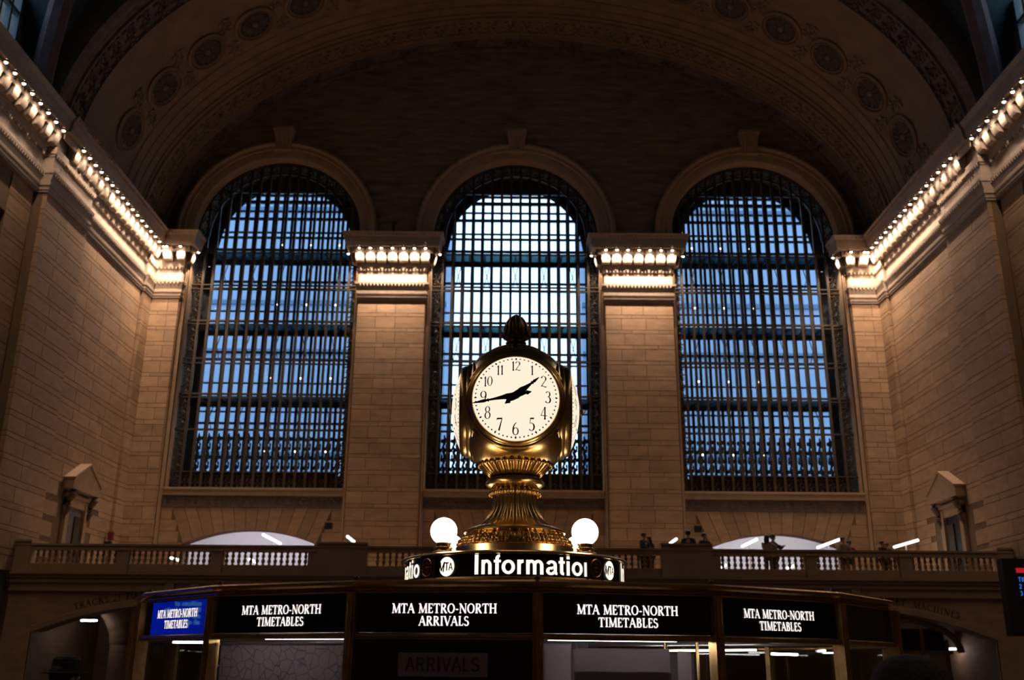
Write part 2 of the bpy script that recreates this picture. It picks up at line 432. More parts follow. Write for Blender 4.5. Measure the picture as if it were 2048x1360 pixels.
SAN = {
 'I': (.36, [ln(.18, 0, .18, 1, b_ * 1.1)]),
 'n': (.66, [ln(.16, 0, .16, .73, b_), sar(.33, .43, .17, .24, 180, 0), ln(.50, .43, .50, 0, b_)]),
 'f': (.38, [ln(.19, 0, .19, .78, b_), arc(.33, .78, .14, .15, 180, 90, b_, b_ * .8, 8), ln(.03, .66, .38, .66, .13)]),
 'o': (.72, [sar(.36, .365, .24, .29, 0, 360, 26)]),
 'r': (.43, [ln(.16, 0, .16, .73, b_), arc(.36, .46, .2, .2, 170, 85, b_, b_ * .95, 8)]),
 'm': (1.02, [ln(.16, 0, .16, .73, b_), sar(.325, .45, .165, .22, 180, 0), ln(.49, .45, .49, 0, b_), sar(.665, .45, .175, .22, 180, 0), ln(.84, .45, .84, 0, b_)]),
 'a': (.66, [arc(.32, .50, .19, .17, 165, 0, b_, b_ * .8, 10), ln(.51, .50, .51, .10, b_), ln(.51, .08, .62, .06, .12), arc(.29, .20, .17, .145, 60, 340, b_, b_ * .75, 14), ln(.33, .36, .52, .40, .11)]),
 't': (.38, [ln(.19, .14, .19, .92, b_), arc(.32, .16, .13, .09, 180, 270, b_, b_ * .8, 6), ln(.03, .66, .36, .66, .13)]),
 'i': (.34, [ln(.17, 0, .17, .73, b_), ln(.17, .83, .17, .99, b_)]),
 'd': (.68, [sar(.31, .365, .22, .29, 0, 360, 22), ln(.52, 0, .52, 1, b_)]),
 'l': (.34, [ln(.17, 0, .17, 1, b_)]),
 's': (.58, [arc(.28, .52, .17, .15, 30, 270, .15, .13), arc(.28, .22, .19, .15, 90, -150, .15, .13)]),
 'y': (.60, [ln(.07, .73, .31, .05, b_ * .9), ln(.54, .73, .24, -.2, b_ * .9)]),
 'e': (.64, [arc(.32, .365, .23, .29, -45, -360, b_, b_ * .8, 22), ln(.12, .36, .53, .36, .1)]),
 'v': (.58, [ln(.07, .73, .29, 0, b_ * .9), ln(.51, .73, .29, 0, b_ * .9)]),
 'g': (.68, [sar(.33, .365, .22, .29, 0, 360, 22), ln(.54, .73, .54, -.05, b_), arc(.34, -.05, .2, .17, 0, -150, b_, .14, 10)]),
 'u': (.66, [ln(.16, .73, .16, .28, b_), sar(.33, .28, .17, .22, 180, 360), ln(.50, .73, .50, 0, b_)]),
 '.': (.3, [ln(.15, 0, .15, .17, .17)]),
 'A': (.74, [ln(.05, 0, .37, 1, .13), ln(.37, 1, .69, 0, .13), ln(.18, .34, .56, .34, .11)]),
 'R': (.74, [ln(.13, 0, .13, 1, .13), ln(.13, .94, .42, .94, .12), arc(.42, .72, .22, .22, 90, -90, .13, .12), ln(.13, .50, .42, .50, .12), ln(.42, .5, .64, 0, .13)]),
 'V': (.70, [ln(.05, 1, .35, 0, .13), ln(.35, 0, .65, 1, .13)]),
 'L': (.60, [ln(.13, 0, .13, 1, .13), ln(.13, .06, .56, .06, .12)]),
 'S': (.70, [arc(.35, .735, .24, .215, 25, 270, .13, .12), arc(.35, .265, .27, .215, 90, -160, .13, .12)]),
 'T': (.66, [ln(.33, 0, .33, 1, .15), ln(.03, .94, .63, .94, .13)]),
 'M': (.90, [ln(.12, 0, .12, 1, .15), ln(.12, 1, .45, .1, .14), ln(.45, .1, .78, 1, .14), ln(.78, 0, .78, 1, .15)]),
 'E': (.62, [ln(.13, 0, .13, 1, .13), ln(.13, .94, .56, .94, .12), ln(.13, .52, .5, .52, .11), ln(.13, .06, .56, .06, .12)]),
 '2': (.6, [arc(.3, .73, .22, .22, 170, -40, .13, .12), ln(.47, .6, .08, .06, .13), ln(.06, .06, .56, .06, .12)]),
 '3': (.6, [arc(.28, .74, .2, .2, 150, -90, .13, .12), arc(.28, .27, .22, .24, 90, -150, .13, .12)]),
}
def text_width(txt, font, h, track=0.0, wide=1.0):
    return sum((font[c][0] * wide if c in font else .4) * h + track * h for c in txt) - track * h
def letters(mb, txt, font, h, fn, x0=None, track=0.0, wide=1.0, slant=0.0, bold=1.0):
    """lay the strokes of txt into mb; fn(x, y) -> 3d point; centred on x=0 unless x0 is given"""
    x = -text_width(txt, font, h, track, wide) / 2 if x0 is None else x0
    for c in txt:
        if c not in font:
            x += .4 * h + track * h; continue
        adv, strokes = font[c]
        for P, W in strokes:
            n = len(P); L = []; R = []
            for i in range(n):
                ax, ay = P[max(i - 1, 0)]; bx, by = P[min(i + 1, n - 1)]
                dx, dy = bx - ax, by - ay
                d = sqrt(dx * dx + dy * dy) or 1
                nx, ny = -dy / d, dx / d
                w = W[i] / 2 * bold
                for S, sg in ((L, 1), (R, -1)):
                    px = P[i][0] + nx * w * sg; py = P[i][1] + ny * w * sg
                    S.append(fn(x + (px * wide + py * slant) * h, py * h))
            b = len(mb.v)
            mb.v += [tuple(p) for p in L] + [tuple(p) for p in R]
            for i in range(n - 1):
                mb.f.append((b + i, b + n + i, b + n + i + 1, b + i + 1))
        x += adv * wide * h + track * h
    return mb
def plane_fn(o, u, v, dy=0.0):
    o = Vector(o); u = Vector(u).normalized(); v = Vector(v).normalized()
    return lambda x, y: o + u * x + v * (y + dy)

# ================================================================= THE HALL
W_, YE = 18.3, 46.3             # half width, far wall
ZBAL, YBAL = 4.66, 36.3         # balcony floor and its front edge
WCX = (-12.3, 0.0, 12.3)        # window centres
WR = 4.28                       # window half width
ZSILL, ZSPR = 9.4, 22.6         # window sill and arch springing

def zarch(x, grow=0.0):         # intrados of the great arch
    a, b = W_ + grow, 12.3 + grow
    t = max(0.0, 1 - (x / a) ** 2)
    return 21.4 + b * sqrt(t)

# floor
fl = MB().box(-24, 24, -16, 56, -0.3, 0)
tag(fl.build('floor', 'marble'), 'warm polished marble floor of the concourse', 'floor', kind='structure')

# courses shared by all ashlar
COURSES = []
z = ZBAL
rc = random.Random(3)
while z < 18.75:
    h = rc.choice((.52, .58, .60)) if len(COURSES) % 2 == 0 else rc.choice((.19, .21, .24))
    if z + h > 18.5: h = 18.8 - z
    COURSES.append((z, z + h)); z += h

def ashlar(parent, place, u0, u1, zlo, zhi, mean=1.25, seed=1, skip=None, limit=300):
    """courses of separate blocks; place(u0,u1,z0,z1) -> box extents"""
    r = random.Random(seed); n = 0
    for i, (a, b) in enumerate(COURSES):
        if b <= zlo + .05 or a >= zhi - .05: continue
        a = max(a, zlo); b = min(b, zhi)
        span = u1 - u0
        k = max(1, round(span / mean))
        cuts = [u0] + [u0 + span * (j + (.25 if i % 2 else -.22) + r.uniform(-.12, .12)) / k for j in range(1, k)] + [u1]
        if k == 1 and 1.2 < span < 1.6:
            c = u0 + span * (.35 if i % 2 else .65); cuts = [u0, c, u1]
        for j in range(len(cuts) - 1):
            if skip and skip(cuts[j], cuts[j + 1], a, b): continue
            if n >= limit: return
            g = .011
            cube_obj('stone_block', 'stone', parent, *place(cuts[j] + g, cuts[j + 1] - g, a + g, b - g))
            n += 1

# ---------------------------------------------------------------- far wall with three arched openings
far = MB()
def wintop(x):
    for c in WCX:
        d = abs(x - c)
        if d < WR: return ZSPR + sqrt(WR * WR - d * d)
    return None
xs = sorted(set([-W_ - .6 + (2 * W_ + 1.2) * i / 200 for i in range(201)] + [c + WR * cos(pi * k / 40) for c in WCX for k in range(41)]))
for a, b in zip(xs[:-1], xs[1:]):
    m_ = (a + b) / 2
    inside = wintop(m_) is not None
    za = (wintop(a) or ZSPR) if inside else ZBAL - .4
    zb = (wintop(b) or ZSPR) if inside else ZBAL - .4
    ta, tb = zarch(a) + .5, zarch(b) + .5
    if abs(a) > W_ - .05: ta = max(ta, 23)
    if abs(b) > W_ - .05: tb = max(tb, 23)
    far.add([(a, YE, za), (b, YE, zb), (b, YE, tb), (a, YE, ta)], [(0, 1, 2, 3)])
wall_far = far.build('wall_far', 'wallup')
tag(wall_far, 'dim far stone wall with three tall arched openings', 'wall', kind='structure')
# reveals round every opening (jamb, arch soffit, sill)
for c in WCX:
    mb = MB()
    path = [(c - WR, ZSILL)] + [(c - WR * cos(pi * k / 40), ZSPR + WR * sin(pi * k / 40)) for k in range(41)] + [(c + WR, ZSILL)]
    n = len(path)
    for Y in (YE - .02, YE + 2.6):
        mb.v += [(x, Y, zz) for x, zz in path]
    for k in range(n - 1):
        mb.f.append((k, k + 1, n + k + 1, n + k))
    mb.build('window_reveal', 'trim2', wall_far, True)
    # sill, carved frieze and wall panel with the flat voussoirs under the window
    mb = MB()
    mb.box(c - WR, c + WR, YE - .12, YE + 2.6, ZSILL - .36, ZSILL)
    mb.box(c - WR, c + WR, YE - .2, YE, ZSILL - .10, ZSILL)
    mb.build('sill', 'trim2', wall_far)
    mb = MB()
    mb.box(c - WR, c + WR, YE - .02, YE + .5, ZSILL - .84, ZSILL - .36)
    mb.box(c - WR, c + WR, YE - .07, YE + .5, ZSILL - .90, ZSILL - .84)
    mb.build('frieze_band', 'archdark', wall_far)
    mb = MB()
    k = 0
    x = c - WR + .15
    while x < c + WR - .1:
        pts = []
        for q in range(15):
            a = q / 14 * 2 * pi * 1.15
            rr = .15 * (1 - q / 18)
            pts.append((x + .15 + rr * cos(a), YE - .05, ZSILL - .60 + rr * sin(a)))
        mb.tube(pts, .022, 5)
        x += .32
    tag(mb.build('frieze_scrolls', 'archdark', wall_far, True), kind='stuff')

def lit_arch_top(x, c):         # segmental opening at balcony level
    t = (x - c) / 3.08
    return 6.82 + .64 * sqrt(max(0, 1 - t * t)) if abs(t) <= 1 else None
def lit_arch_z(x, c):
    # flat segment of a circle through (+-3.08, 6.82) with crown 7.46
    R0 = (3.08 ** 2 + .64 ** 2) / (2 * .64)
    d = x - c
    return 7.46 - R0 + sqrt(max(0, R0 * R0 - d * d))
for ci, c in enumerate(WCX):
    lit = ci != 1
    mb = MB()
    zt = ZSILL - .90
    n = 48
    for i in range(n):
        a = c - WR + 2 * WR * i / n; b = c - WR + 2 * WR * (i + 1) / n
        if lit and abs((a + b) / 2 - c) < 3.08:
            za, zb = lit_arch_z(a, c), lit_arch_z(b, c)
        else:
            za = zb = ZBAL
        mb.add([(a, YE + .03, za), (b, YE + .03, zb), (b, YE + .03, zt), (a, YE + .03, zt)], [(0, 1, 2, 3)])
        if lit and abs((a + b) / 2 - c) < 3.08:
            mb.add([(a, YE + .03, za), (b, YE + .03, zb), (b, YE + .8, zb), (a, YE + .8, za)], [(3, 2, 1, 0)])
    if lit:
        for sx in (-1, 1):
            x = c + sx * 3.08
            mb.add([(x, YE + .03, ZBAL), (x, YE + .8, ZBAL), (x, YE + .8, 6.82), (x, YE + .03, 6.82)], [(0, 1, 2, 3)])
    mb.build('spandrel_backing', 'joint', wall_far)
    # stones of the panel: fan of voussoirs over the arch, courses at the flanks
    zc = 1.0
    ks = [-3.1 + 6.2 * i / 13 for i in range(14)]
    for i in range(13):
        def fan(xb, zz):
            return c + xb * (1 + (zz - 7.1) * .16)
        a, b = ks[i] + .011, ks[i + 1] - .011
        za = lit_arch_z(c + a, c) if lit else ZBAL + 2.2
        zb = lit_arch_z(c + b, c) if lit else ZBAL + 2.2
        vs = []
        for Y in (YE - .0, YE + .04):
            vs += [(c + a, Y, za), (c + b, Y, zb), (fan(b, zt - .02), Y, zt - .02), (fan(a, zt - .02), Y, zt - .02)]
        MB().add(vs, [(0, 1, 2, 3), (4, 7, 6, 5), (0, 4, 5, 1), (1, 5, 6, 2), (2, 6, 7, 3), (3, 7, 4, 0)]).build('voussoir', 'stone', wall_far)
    for sx in (-1, 1):
        for zi, (z0, z1) in enumerate(((ZBAL, 5.4), (5.4, 6.1), (6.1, 6.82), (6.82, 7.35), (7.35, 7.9), (7.9, zt))):
            w0 = 3.1 * (1 + (max(z0, 7.1) - 7.1) * .16)
            u0, u1 = c + sx * (w0 + .24 * (zi > 2)), c + sx * WR
            cube_obj('stone_block', 'stone', wall_far, min(u0, u1) + .01, max(u0, u1) - .01, YE, YE + .04, z0 + .01, z1 - .01)
    if not lit:
        for z0, z1 in ((ZBAL, 5.3), (5.3, 6.0), (6.0, 6.84)):
            for j in range(5):
                u = c - 3.1 + 6.2 * j / 5
                cube_obj('stone_block', 'stone', wall_far, u + .01, u + 1.23, YE, YE + .04, z0 + .01, z1 - .01)

# archivolts and keystones
for ci, c in enumerate(WCX):
    mb = MB()
    prof = [(WR, -.02), (WR, -.10), (WR + .10, -.14), (WR + .42, -.14), (WR + .46, -.20), (WR + .62, -.20), (WR + .74, -.30), (WR + .86, -.28), (WR + .88, 0)]
    n = 64
    for k in range(n + 1):
        a = pi * k / n
        for r, dy in prof:
            mb.v.append((c - r * cos(a), YE + dy, ZSPR + r * sin(a)))
    w = len(prof)
    for k in range(n):
        for j in range(w - 1):
            mb.f.append((k * w + j, k * w + j + 1, (k + 1) * w + j + 1, (k + 1) * w + j))
    mb.build('archivolt', 'trim2', wall_far, True)
    kb = MB()
    z0 = ZSPR + WR + .42
    kb.frustum((c - .36, c + .36, YE - .34, YE), z0, (c - .50, c + .50, YE - .52, YE), z0 + 1.05)
    kb.box(c - .56, c + .56, YE - .6, YE, z0 + 1.05, z0 + 1.2)
    kb.box(c - .42, c + .42, YE - .4, YE, z0 - .1, z0 + .02)
    for sx in (-1, 1):
        kb.tube([(c + sx * .22, YE - .36 - .16 * q / 6, z0 + .08 + .9 * q / 6) for q in range(7)], .07, 6)
    kb.build('keystone', 'trim2', wall_far)

# ---------------------------------------------------------------- piers with lit entablature
LAY = [  # z0, z1, e0, e1
    (18.80, 18.90, .05, .05), (18.90, 18.96, .08, .09), (18.96, 19.08, .06, .06), (19.08, 19.14, .10, .11), (19.14, 19.27, .08, .08),
    (19.27, 19.60, .07, .15), (19.60, 19.70, .17, .18), (19.70, 20.34, .03, .03), (20.34, 20.44, .06, .11), (20.44, 20.72, .12, .14),
    (20.72, 21.46, .10, .10), (21.46, 21.60, .66, .68), (21.60, 21.95, .70, .74), (21.95, 22.16, .76, .88)]
def bracket_mesh():
    prof = [(0, 0), (.34, 0), (.38, -.03), (.37, -.11), (.31, -.15), (.29, -.19), (.315, -.24), (.325, -.34), (.305, -.44), (.285, -.54), (.258, -.62), (.23, -.68), (.12, -.72), (0, -.72)]
    mb = MB()
    ys = [-.21, -.17, -.11, -.05, 0, .05, .11, .17, .21]
    for i, (x, z) in enumerate(prof):
        f = 1.0 if i < 5 else (.80 if i < 7 else 1.05 if i < 10 else .9)
        for j, y in enumerate(ys):
            lob = (.0, .02, -.012, .015, .02, .015, -.012, .02, .0)[j] * (1 if i < 8 else .3)
            xx = x + (lob if 0 < i < len(prof) - 1 else 0) - (.05 if j in (0, 8) and 2 < i < 12 else 0)
            zz = z - (.03 if j in (2, 6) and i in (9, 10, 11) else 0)
            mb.v.append((max(0, xx), y * f, zz))
    w = len(ys)
    for i in range(len(prof) - 1):
        for j in range(w - 1):
            mb.f.append((i * w + j, i * w + j + 1, (i + 1) * w + j + 1, (i + 1) * w + j))
    mb.f.append(tuple(i * w for i in range(len(prof)))[::-1])
    mb.f.append(tuple(i * w + w - 1 for i in range(len(prof))))
    for sy in (-1, 1):     # volute curls on the cheeks
        mb.tube([(  .27 + .09 * cos(a), sy * .19, -.1 + .09 * sin(a)) for a in [pi * 2 * q / 10 for q in range(11)]], .03, 5)
        mb.ball((.27, sy * .2, -.1), .045, n=6, m=4)
    return mb.mesh('bracket', 'trim', True)
SPOT = bpy.data.lights.new('bulb_light', 'SPOT')
SPOT.energy = SPOT_W; SPOT.color = (1.0, 0.71, 0.50); SPOT.spot_size = radians(122); SPOT.spot_blend = 1.0; SPOT.shadow_soft_size = .03
SPOT_S = SPOT.copy(); SPOT_S.energy = SPOT_SIDE_W; SPOT_S.spot_size = radians(146)
SPOT_D = SPOT_S.copy(); SPOT_D.energy = SPOT_SIDE_W * .45
SPOT_E = SPOT_S.copy(); SPOT_E.energy = SPOT_SIDE_W * .13  # weak lamp added to brighten the brackets of unlit bulbs
SPOT_F = SPOT.copy(); SPOT_F.energy = SPOT_SIDE_W * 0.6; SPOT_F.spot_size = radians(130)
BRK = bracket_mesh()
BLB = MB().ball((0, 0, 0), .060, .060, .052, 10, 6).mesh('bulb', 'bulb', True)
HOOD = MB().lathe([(.070, -.015), (.082, -.015), (.082, .06), (.05, .10), (.03, .11)], 14, cap=False).mesh('added_bulb_hood', 'bronze', True)  # hood added to keep bulb light off soffit and fascia
EGG = MB().ball((0, 0, 0), .06, .05, .10, 8, 5).mesh('egg', 'trim', True)

def bracket_at(parent, p, ang, bulb=True, lamp=None):
    """p: point on the bracket zone's back face (x,y); ang: outward direction"""
    mt = Matrix.Translation((p[0], p[1], 21.46)) @ Matrix.Rotation(ang, 4, 'Z') @ Matrix.Diagonal((1, 1.14, 1, 1))
    o = obj('bracket', BRK, parent, mt)
    if bulb:
        q = Matrix.Translation((p[0] + .51 * cos(ang), p[1] + .51 * sin(ang), 21.34))
        obj('bulb', BLB, parent, q)
        obj('added_bulb_hood', HOOD, parent, q)
        lo = bpy.data.objects.new('bulb_light', lamp or SPOT); COL.objects.link(lo); lo.parent = parent
        lo.matrix_parent_inverse = parent.matrix_basis.inverted()
        lo.matrix_basis = q @ Matrix.Translation((0, 0, -.062)) @ Matrix.Rotation(ang, 4, 'Z') @ Matrix.Rotation(radians(4), 4, 'Y')
    return o

def egg_rows(mb, pts_dir):
    for (a, b, out) in pts_dir:      # segment a->b, outward vec: teeth of the bed moulding and lower cove
        a = Vector(a); b = Vector(b); L = (b - a).length
        n = max(1, int(L / .17))
        for i in range(n):
            q = a.lerp(b, (i + .5) / n)
            for z, e, r in ((20.38, .11, .045), (19.56, .145, .05)):
                c = q + Vector(out) * e
                mb.ball((c.x, c.y, z), r, r, .085, 6, 4)
            c = q + Vector(out) * .80
            mb.ball((c.x, c.y, 22.02), .05, .05, .07, 6, 4)

YP = 45.9    # pier front
def pier(c, x0, x1, label, corner=0):
    t = empty('stone_pier', (c, YP, ZBAL), label, 'pillar', 'piers of the far wall', 'structure')
    # core, then ashlar face blocks
    MB().box(x0 + .03, x1 - .03, YP + .03, YE + .1, ZBAL, 18.8).build('core', 'joint', t)
    ashlar(t, lambda a, b, z0, z1: (a, b, YP, YP + .05, z0, z1), x0, x1, ZBAL, 18.8, 1.3, seed=int(c * 10) + 99)
    # cheeks of the pier: one quoin strip of blocks per side
    for sx, X in ((-1, x0), (1, x1)):
        if corner == sx: continue
        for i, (z0, z1) in enumerate(COURSES):
            cube_obj('quoin', 'stone', t, X - .02 if sx < 0 else X - .03, X + .03 if sx < 0 else X + .02, YP + .06, YE - .02, z0 + .011, z1 - .011)
    # moulded jamb beside the pier
        xj = X + sx * .20
        mbj = MB()
        mbj.box(min(X, xj), max(X, xj), YE - .14, YE + .1, ZBAL, ZSPR)
        mbj.tube([(X + sx * .10, YE - .15, ZBAL), (X + sx * .10, YE - .15, 20.3)], .035, 6)
        mbj.build('jamb', 'trim2', t)
    mb = MB()
    for z0, z1, e0, e1 in LAY:
        l0, l1, r0, r1 = x0 - e0, x0 - e1, x1 + e0, x1 + e1
        if corner < 0: l0 = l1 = x0
        if corner > 0: r0 = r1 = x1
        mb.frustum((l0, r0, YP - e0, YE + .1), z0, (l1, r1, YP - e1, YE + .1), z1)
    e = .46
    fl0 = x0 if corner < 0 else x0 - e; fl1 = x1 if corner > 0 else x1 + e
    mb.box(fl0, fl1, YP - e, YP - e + .05, 21.14, 21.47)  # added strip, shades the wall between the brackets from the bulbs
    if corner >= 0: mb.box(x0 - e, x0 - e + .05, YP - e, YE, 21.14, 21.47)
    if corner <= 0: mb.box(x1 + e - .05, x1 + e, YP - e, YE, 21.14, 21.47)
    segs = [((x0, YP, 0), (x1, YP, 0), (0, -1, 0))]
    if corner >= 0: segs.append(((x0, YP, 0), (x0, YE, 0), (-1, 0, 0)))
    if corner <= 0: segs.append(((x1, YP, 0), (x1, YE, 0), (1, 0, 0)))
    mb.build('entablature', 'trim', t)
    eg = MB(); egg_rows(eg, segs)
    tag(eg.build('egg_moulding', 'trim', t, True), kind='stuff')
    yb = YP - .14
    if corner == 0:
        n = 6
        for i in range(n + 1):
            x = x0 + .02 + (x1 - x0 - .04) * i / n
            bracket_at(t, (x, yb), -pi / 2)
        for sx in (-1, 1):
            X = (x0 - .14) if sx < 0 else (x1 + .14)
            bracket_at(t, (X, YP + .12), pi if sx < 0 else 0)
    else:
        s = -corner
        xe = x1 if s > 0 else x0
        for k in (.02, .70):
            bracket_at(t, (xe - s * k, yb), -pi / 2)
        bracket_at(t, (xe + s * .14, YP + .12), 0 if s > 0 else pi)
    return t
pier(-6.15, -7.86, -4.5, 'pale stone pier with lit capital left of the bright middle window')
pier(6.15, 4.5, 7.86, 'pale stone pier with lit capital right of the bright middle window')
pier(-17.5, -W_, -16.78, 'narrow stone corner pier with lit capital at the far left corner', corner=-1)
pier(17.5, 16.78, W_, 'narrow stone corner pier with lit capital at the far right corner', corner=1)

# ---------------------------------------------------------------- side walls
def side_wall(s):
    nm = 'left' if s < 0 else 'right'
    mb = MB()
    def bx(xa, xb, y0, y1, z0, z1):
        mb.box(min(s * xa, s * xb), max(s * xa, s * xb), y0, y1, z0, z1)
    bx(W_ + .03, 22, 34.3, 48.8, 0, 22.4)
    bx(W_ + .40, 22, 32.6, 34.3, 0, 22.4)
    bx(20.3, 22, -16, 32.6, 0, 22.4)          # back of the deep bay
    bx(W_ + .40, 20.4, -16, 32.6, 17.2, 22.4)  # lintel over the bay
    bx(W_ + .40, 20.4, -16, 16.0, 0, 17.3)
    w = mb.build('wall_' + nm, 'joint')
    tag(w, 'coursed stone wall down the %s side of the concourse' % nm, 'wall', kind='structure')
    # door opening in the side wall at balcony level
    def skip(a, b, z0, z1):
        return z0 < 8.3 and z1 > ZBAL and b > 39.95 and a < 42.05
    def pl(off):
        def f(a, b, z0, z1):
            x0, x1 = s * (W_ - off), s * (W_ + .05)
            return (min(x0, x1), max(x0, x1), a, b, z0, z1)
        return f
    ashlar(w, pl(.14), 44.9, YP, ZBAL, 18.8, 1.1, 11)
    ashlar(w, pl(.0), 38.05, 44.88, ZBAL, 18.8, 1.75, 12 + s, skip, 170)
    ashlar(w, pl(.14), 34.3, 38.0, ZBAL, 18.8, 1.9, 14 + s, None, 90)
    def pr(a, b, z0, z1):
        x0, x1 = s * (W_ + .36), s * (W_ + .42)
        return (min(x0, x1), max(x0, x1), a, b, z0, z1)
    ashlar(w, pr, 32.6, 34.25, ZBAL, 18.8, 1.9, 17)
    # entablature
    t = empty('trim_1' if s < 0 else 'trim_2', (s * W_, 40, 18.8), 'lit cornice with carved brackets and bulbs along the %s wall' % nm, 'cornice', kind='structure')
    mb = MB()
    for y0, y1, off in ((-16, 34.3, -.25), (34.3, 38.0, .14), (38.0, 44.9, .0), (44.9, YP, .14)):
        for z0, z1, e0, e1 in LAY:
            if z0 > 20.7: 
                off2 = .0 if y0 > 34 else -.12
            else:
                off2 = off
            xa0, xa1 = s * (W_ - off2 - e0), s * (W_ - off2 - e1)
            xw = s * (W_ + .5)
            p = lambda a, b: (min(a, b), max(a, b))
            l0, r0 = p(xa0, xw); l1, r1 = p(xa1, xw)
            g = .0
            if off == .14: g = min(e0, .1) if z0 < 20.7 else 0
            mb.frustum((l0, r0, y0 - g, y1 + (g if y1 < 40 else 0)), z0, (l1, r1, y0 - g, y1 + (g if y1 < 40 else 0)), z1)
    for y0, y1, e in ((-16, 34.3, .34), (34.3, YP - .4, .46)):
        xa, xb = s * (W_ - e), s * (W_ - e + .05)
        mb.box(min(xa, xb), max(xa, xb), y0, y1, 21.14, 21.47)  # same added shading strip behind the side wall bulbs
    mb.build('entablature', 'trim', t)
    eg = MB()
    egg_rows(eg, [((s * (W_ - .14), 44.9, 0), (s * (W_ - .14), YP - .2, 0), (-s, 0, 0)), ((s * W_, 38, 0), (s * W_, 44.9, 0), (-s, 0, 0)),
                  ((s * (W_ - .14), 34.3, 0), (s * (W_ - .14), 38, 0), (-s, 0, 0)), ((s * (W_ + .25), 24, 0), (s * (W_ + .25), 34.3, 0), (-s, 0, 0))])
    tag(eg.build('egg_moulding', 'trim', t, True), kind='stuff')
    y = YP - .62
    k = 0
    while y > 35.0:
        bracket_at(t, (s * (W_ - .14), y), pi if s > 0 else 0, lamp=SPOT_S if y > 39 else (SPOT_D, SPOT_E)[k % 2]); y -= .605; k += 1
    y = 34.0
    while y > 22:
        bracket_at(t, (s * (W_ + .0), y), pi if s > 0 else 0, lamp=(SPOT_D, SPOT_E)[k % 2]); y -= .66; k += 1
    y = 21.0
    while y > -14:      # the cornice goes on above and behind the viewer
        bracket_at(t, (s * (W_ + .0), y), pi if s > 0 else 0, lamp=SPOT_F); y -= 1.4
    # pilaster block that breaks the bracket row
    MB().box(min(s * (W_ - .2), s * W_), max(s * (W_ - .2), s * W_), 34.28, 34.75, 19.7, 21.46).build('break_block', 'trim', t)
    # pedimented doorway
    d = empty('door_1' if s < 0 else 'door_2', (s * W_, 41, ZBAL), 'stone doorway with gabled pediment on the %s wall above the balcony' % nm, 'doorway', kind='structure')
    X = s * W_
    def sb(mbx, d0, d1, y0, y1, z0, z1):
        mbx.box(min(X - s * d0, X - s * d1), max(X - s * d0, X - s * d1), y0, y1, z0, z1)
    for y0, y1 in ((39.95, 40.25), (41.75, 42.05)):
        m2 = MB(); sb(m2, -.05, .14, y0, y1, ZBAL, 7.9); m2.build('door_jamb', 'trim2', d)
    m2 = MB(); sb(m2, -.05, .10, 39.95, 42.05, 7.62, 8.0); sb(m2, -.05, .22, 39.85, 42.15, 7.98, 8.10); m2.build('lintel', 'trim2', d)
    # the gable: solid pediment with raking top
    vs = []
    for dd in (.42, -.05):
        vs += [(X - s * dd, 39.65, 8.25), (X - s * dd, 42.35, 8.25), (X - s * dd, 42.35, 8.62), (X - s * dd, 41.0, 9.35), (X - s * dd, 39.65, 8.62)]
    MB().add(vs, [(0, 1, 2, 3, 4), (9, 8, 7, 6, 5), (0, 5, 6, 1), (1, 6, 7, 2), (2, 7, 8, 3), (3, 8, 9, 4), (4, 9, 5, 0)]).build('pediment', 'trim2', d)
    m2 = MB()
    for ya, za, yb2, zb in ((39.6, 8.60, 41.0, 9.38), (42.4, 8.60, 41.0, 9.38)):
        m2.bar((X - s * .22, ya, za + .06), (X - s * .22, yb2, zb + .06), .52, .10)
    m2.build('raking_cornice', 'trim2', d)
    for yc in (39.95, 42.05):
        m2 = MB()
        pts = []
        m2.tube([(X - s * (.14 + .2 * (1 - q / 8) ** 1.5 + .05 * sin(q * 1.5)), yc, 8.22 - 1.15 * q / 8) for q in range(9)],
                [.15, .16, .13, .11, .12, .11, .09, .07, .03], 8)
        m2.build('console', 'archdark', d, True)
    m2 = MB(); sb(m2, -.03, -.01, 40.25, 41.75, ZBAL, 7.62); m2.build('recess_back', 'blackm' if s > 0 else 'poster', d)
    m2 = MB(); sb(m2, -.01, .05, 41.1, 41.75, ZBAL, 7.3); m2.build('door_leaf', 'darkdoor', d)
    return w
side_wall(-1)
side_wall(1)

# closing wall behind the camera
tag(MB().box(-22, 22, -16.5, -16, 0, 36).build('wall_back', 'stone'), 'plain stone wall behind the viewer', 'wall', kind='structure')

# ---------------------------------------------------------------- ceiling with lunette windows
LC, LH = 26.6, 6.6           # lunette centre and half width along the hall
def zceil(x, y):
    t = 1 - (x / 18.7) ** 2
    zb = 22.4 + 13.2 * sqrt(t) if t > 0 else 22.3
    u = (y - LC) / LH
    zl = 22.3 + 7.6 * sqrt(1 - u * u) if abs(u) < 1 else 22.3
    return max(zb, zl)
mb = MB()
nx, ny = 160, 90
XS = [-19.4 * cos(pi * i / nx) for i in range(nx + 1)]
YS = [-16 + (20 + 16) * j / 20 for j in range(20)] + [20 + 13.75 * j / 70 for j in range(71)]
for x in XS:
    for y in YS:
        mb.v.append((x, y, zceil(x, y)))
w = len(YS)
for i in range(nx):
    for j in range(w - 1):
        mb.f.append((i * w + j, i * w + j + 1, (i + 1) * w + j + 1, (i + 1) * w + j))
ceil_o = mb.build('ceiling', 'teal')
tag(ceil_o, 'dark teal vaulted ceiling of the concourse', 'ceiling', kind='structure')
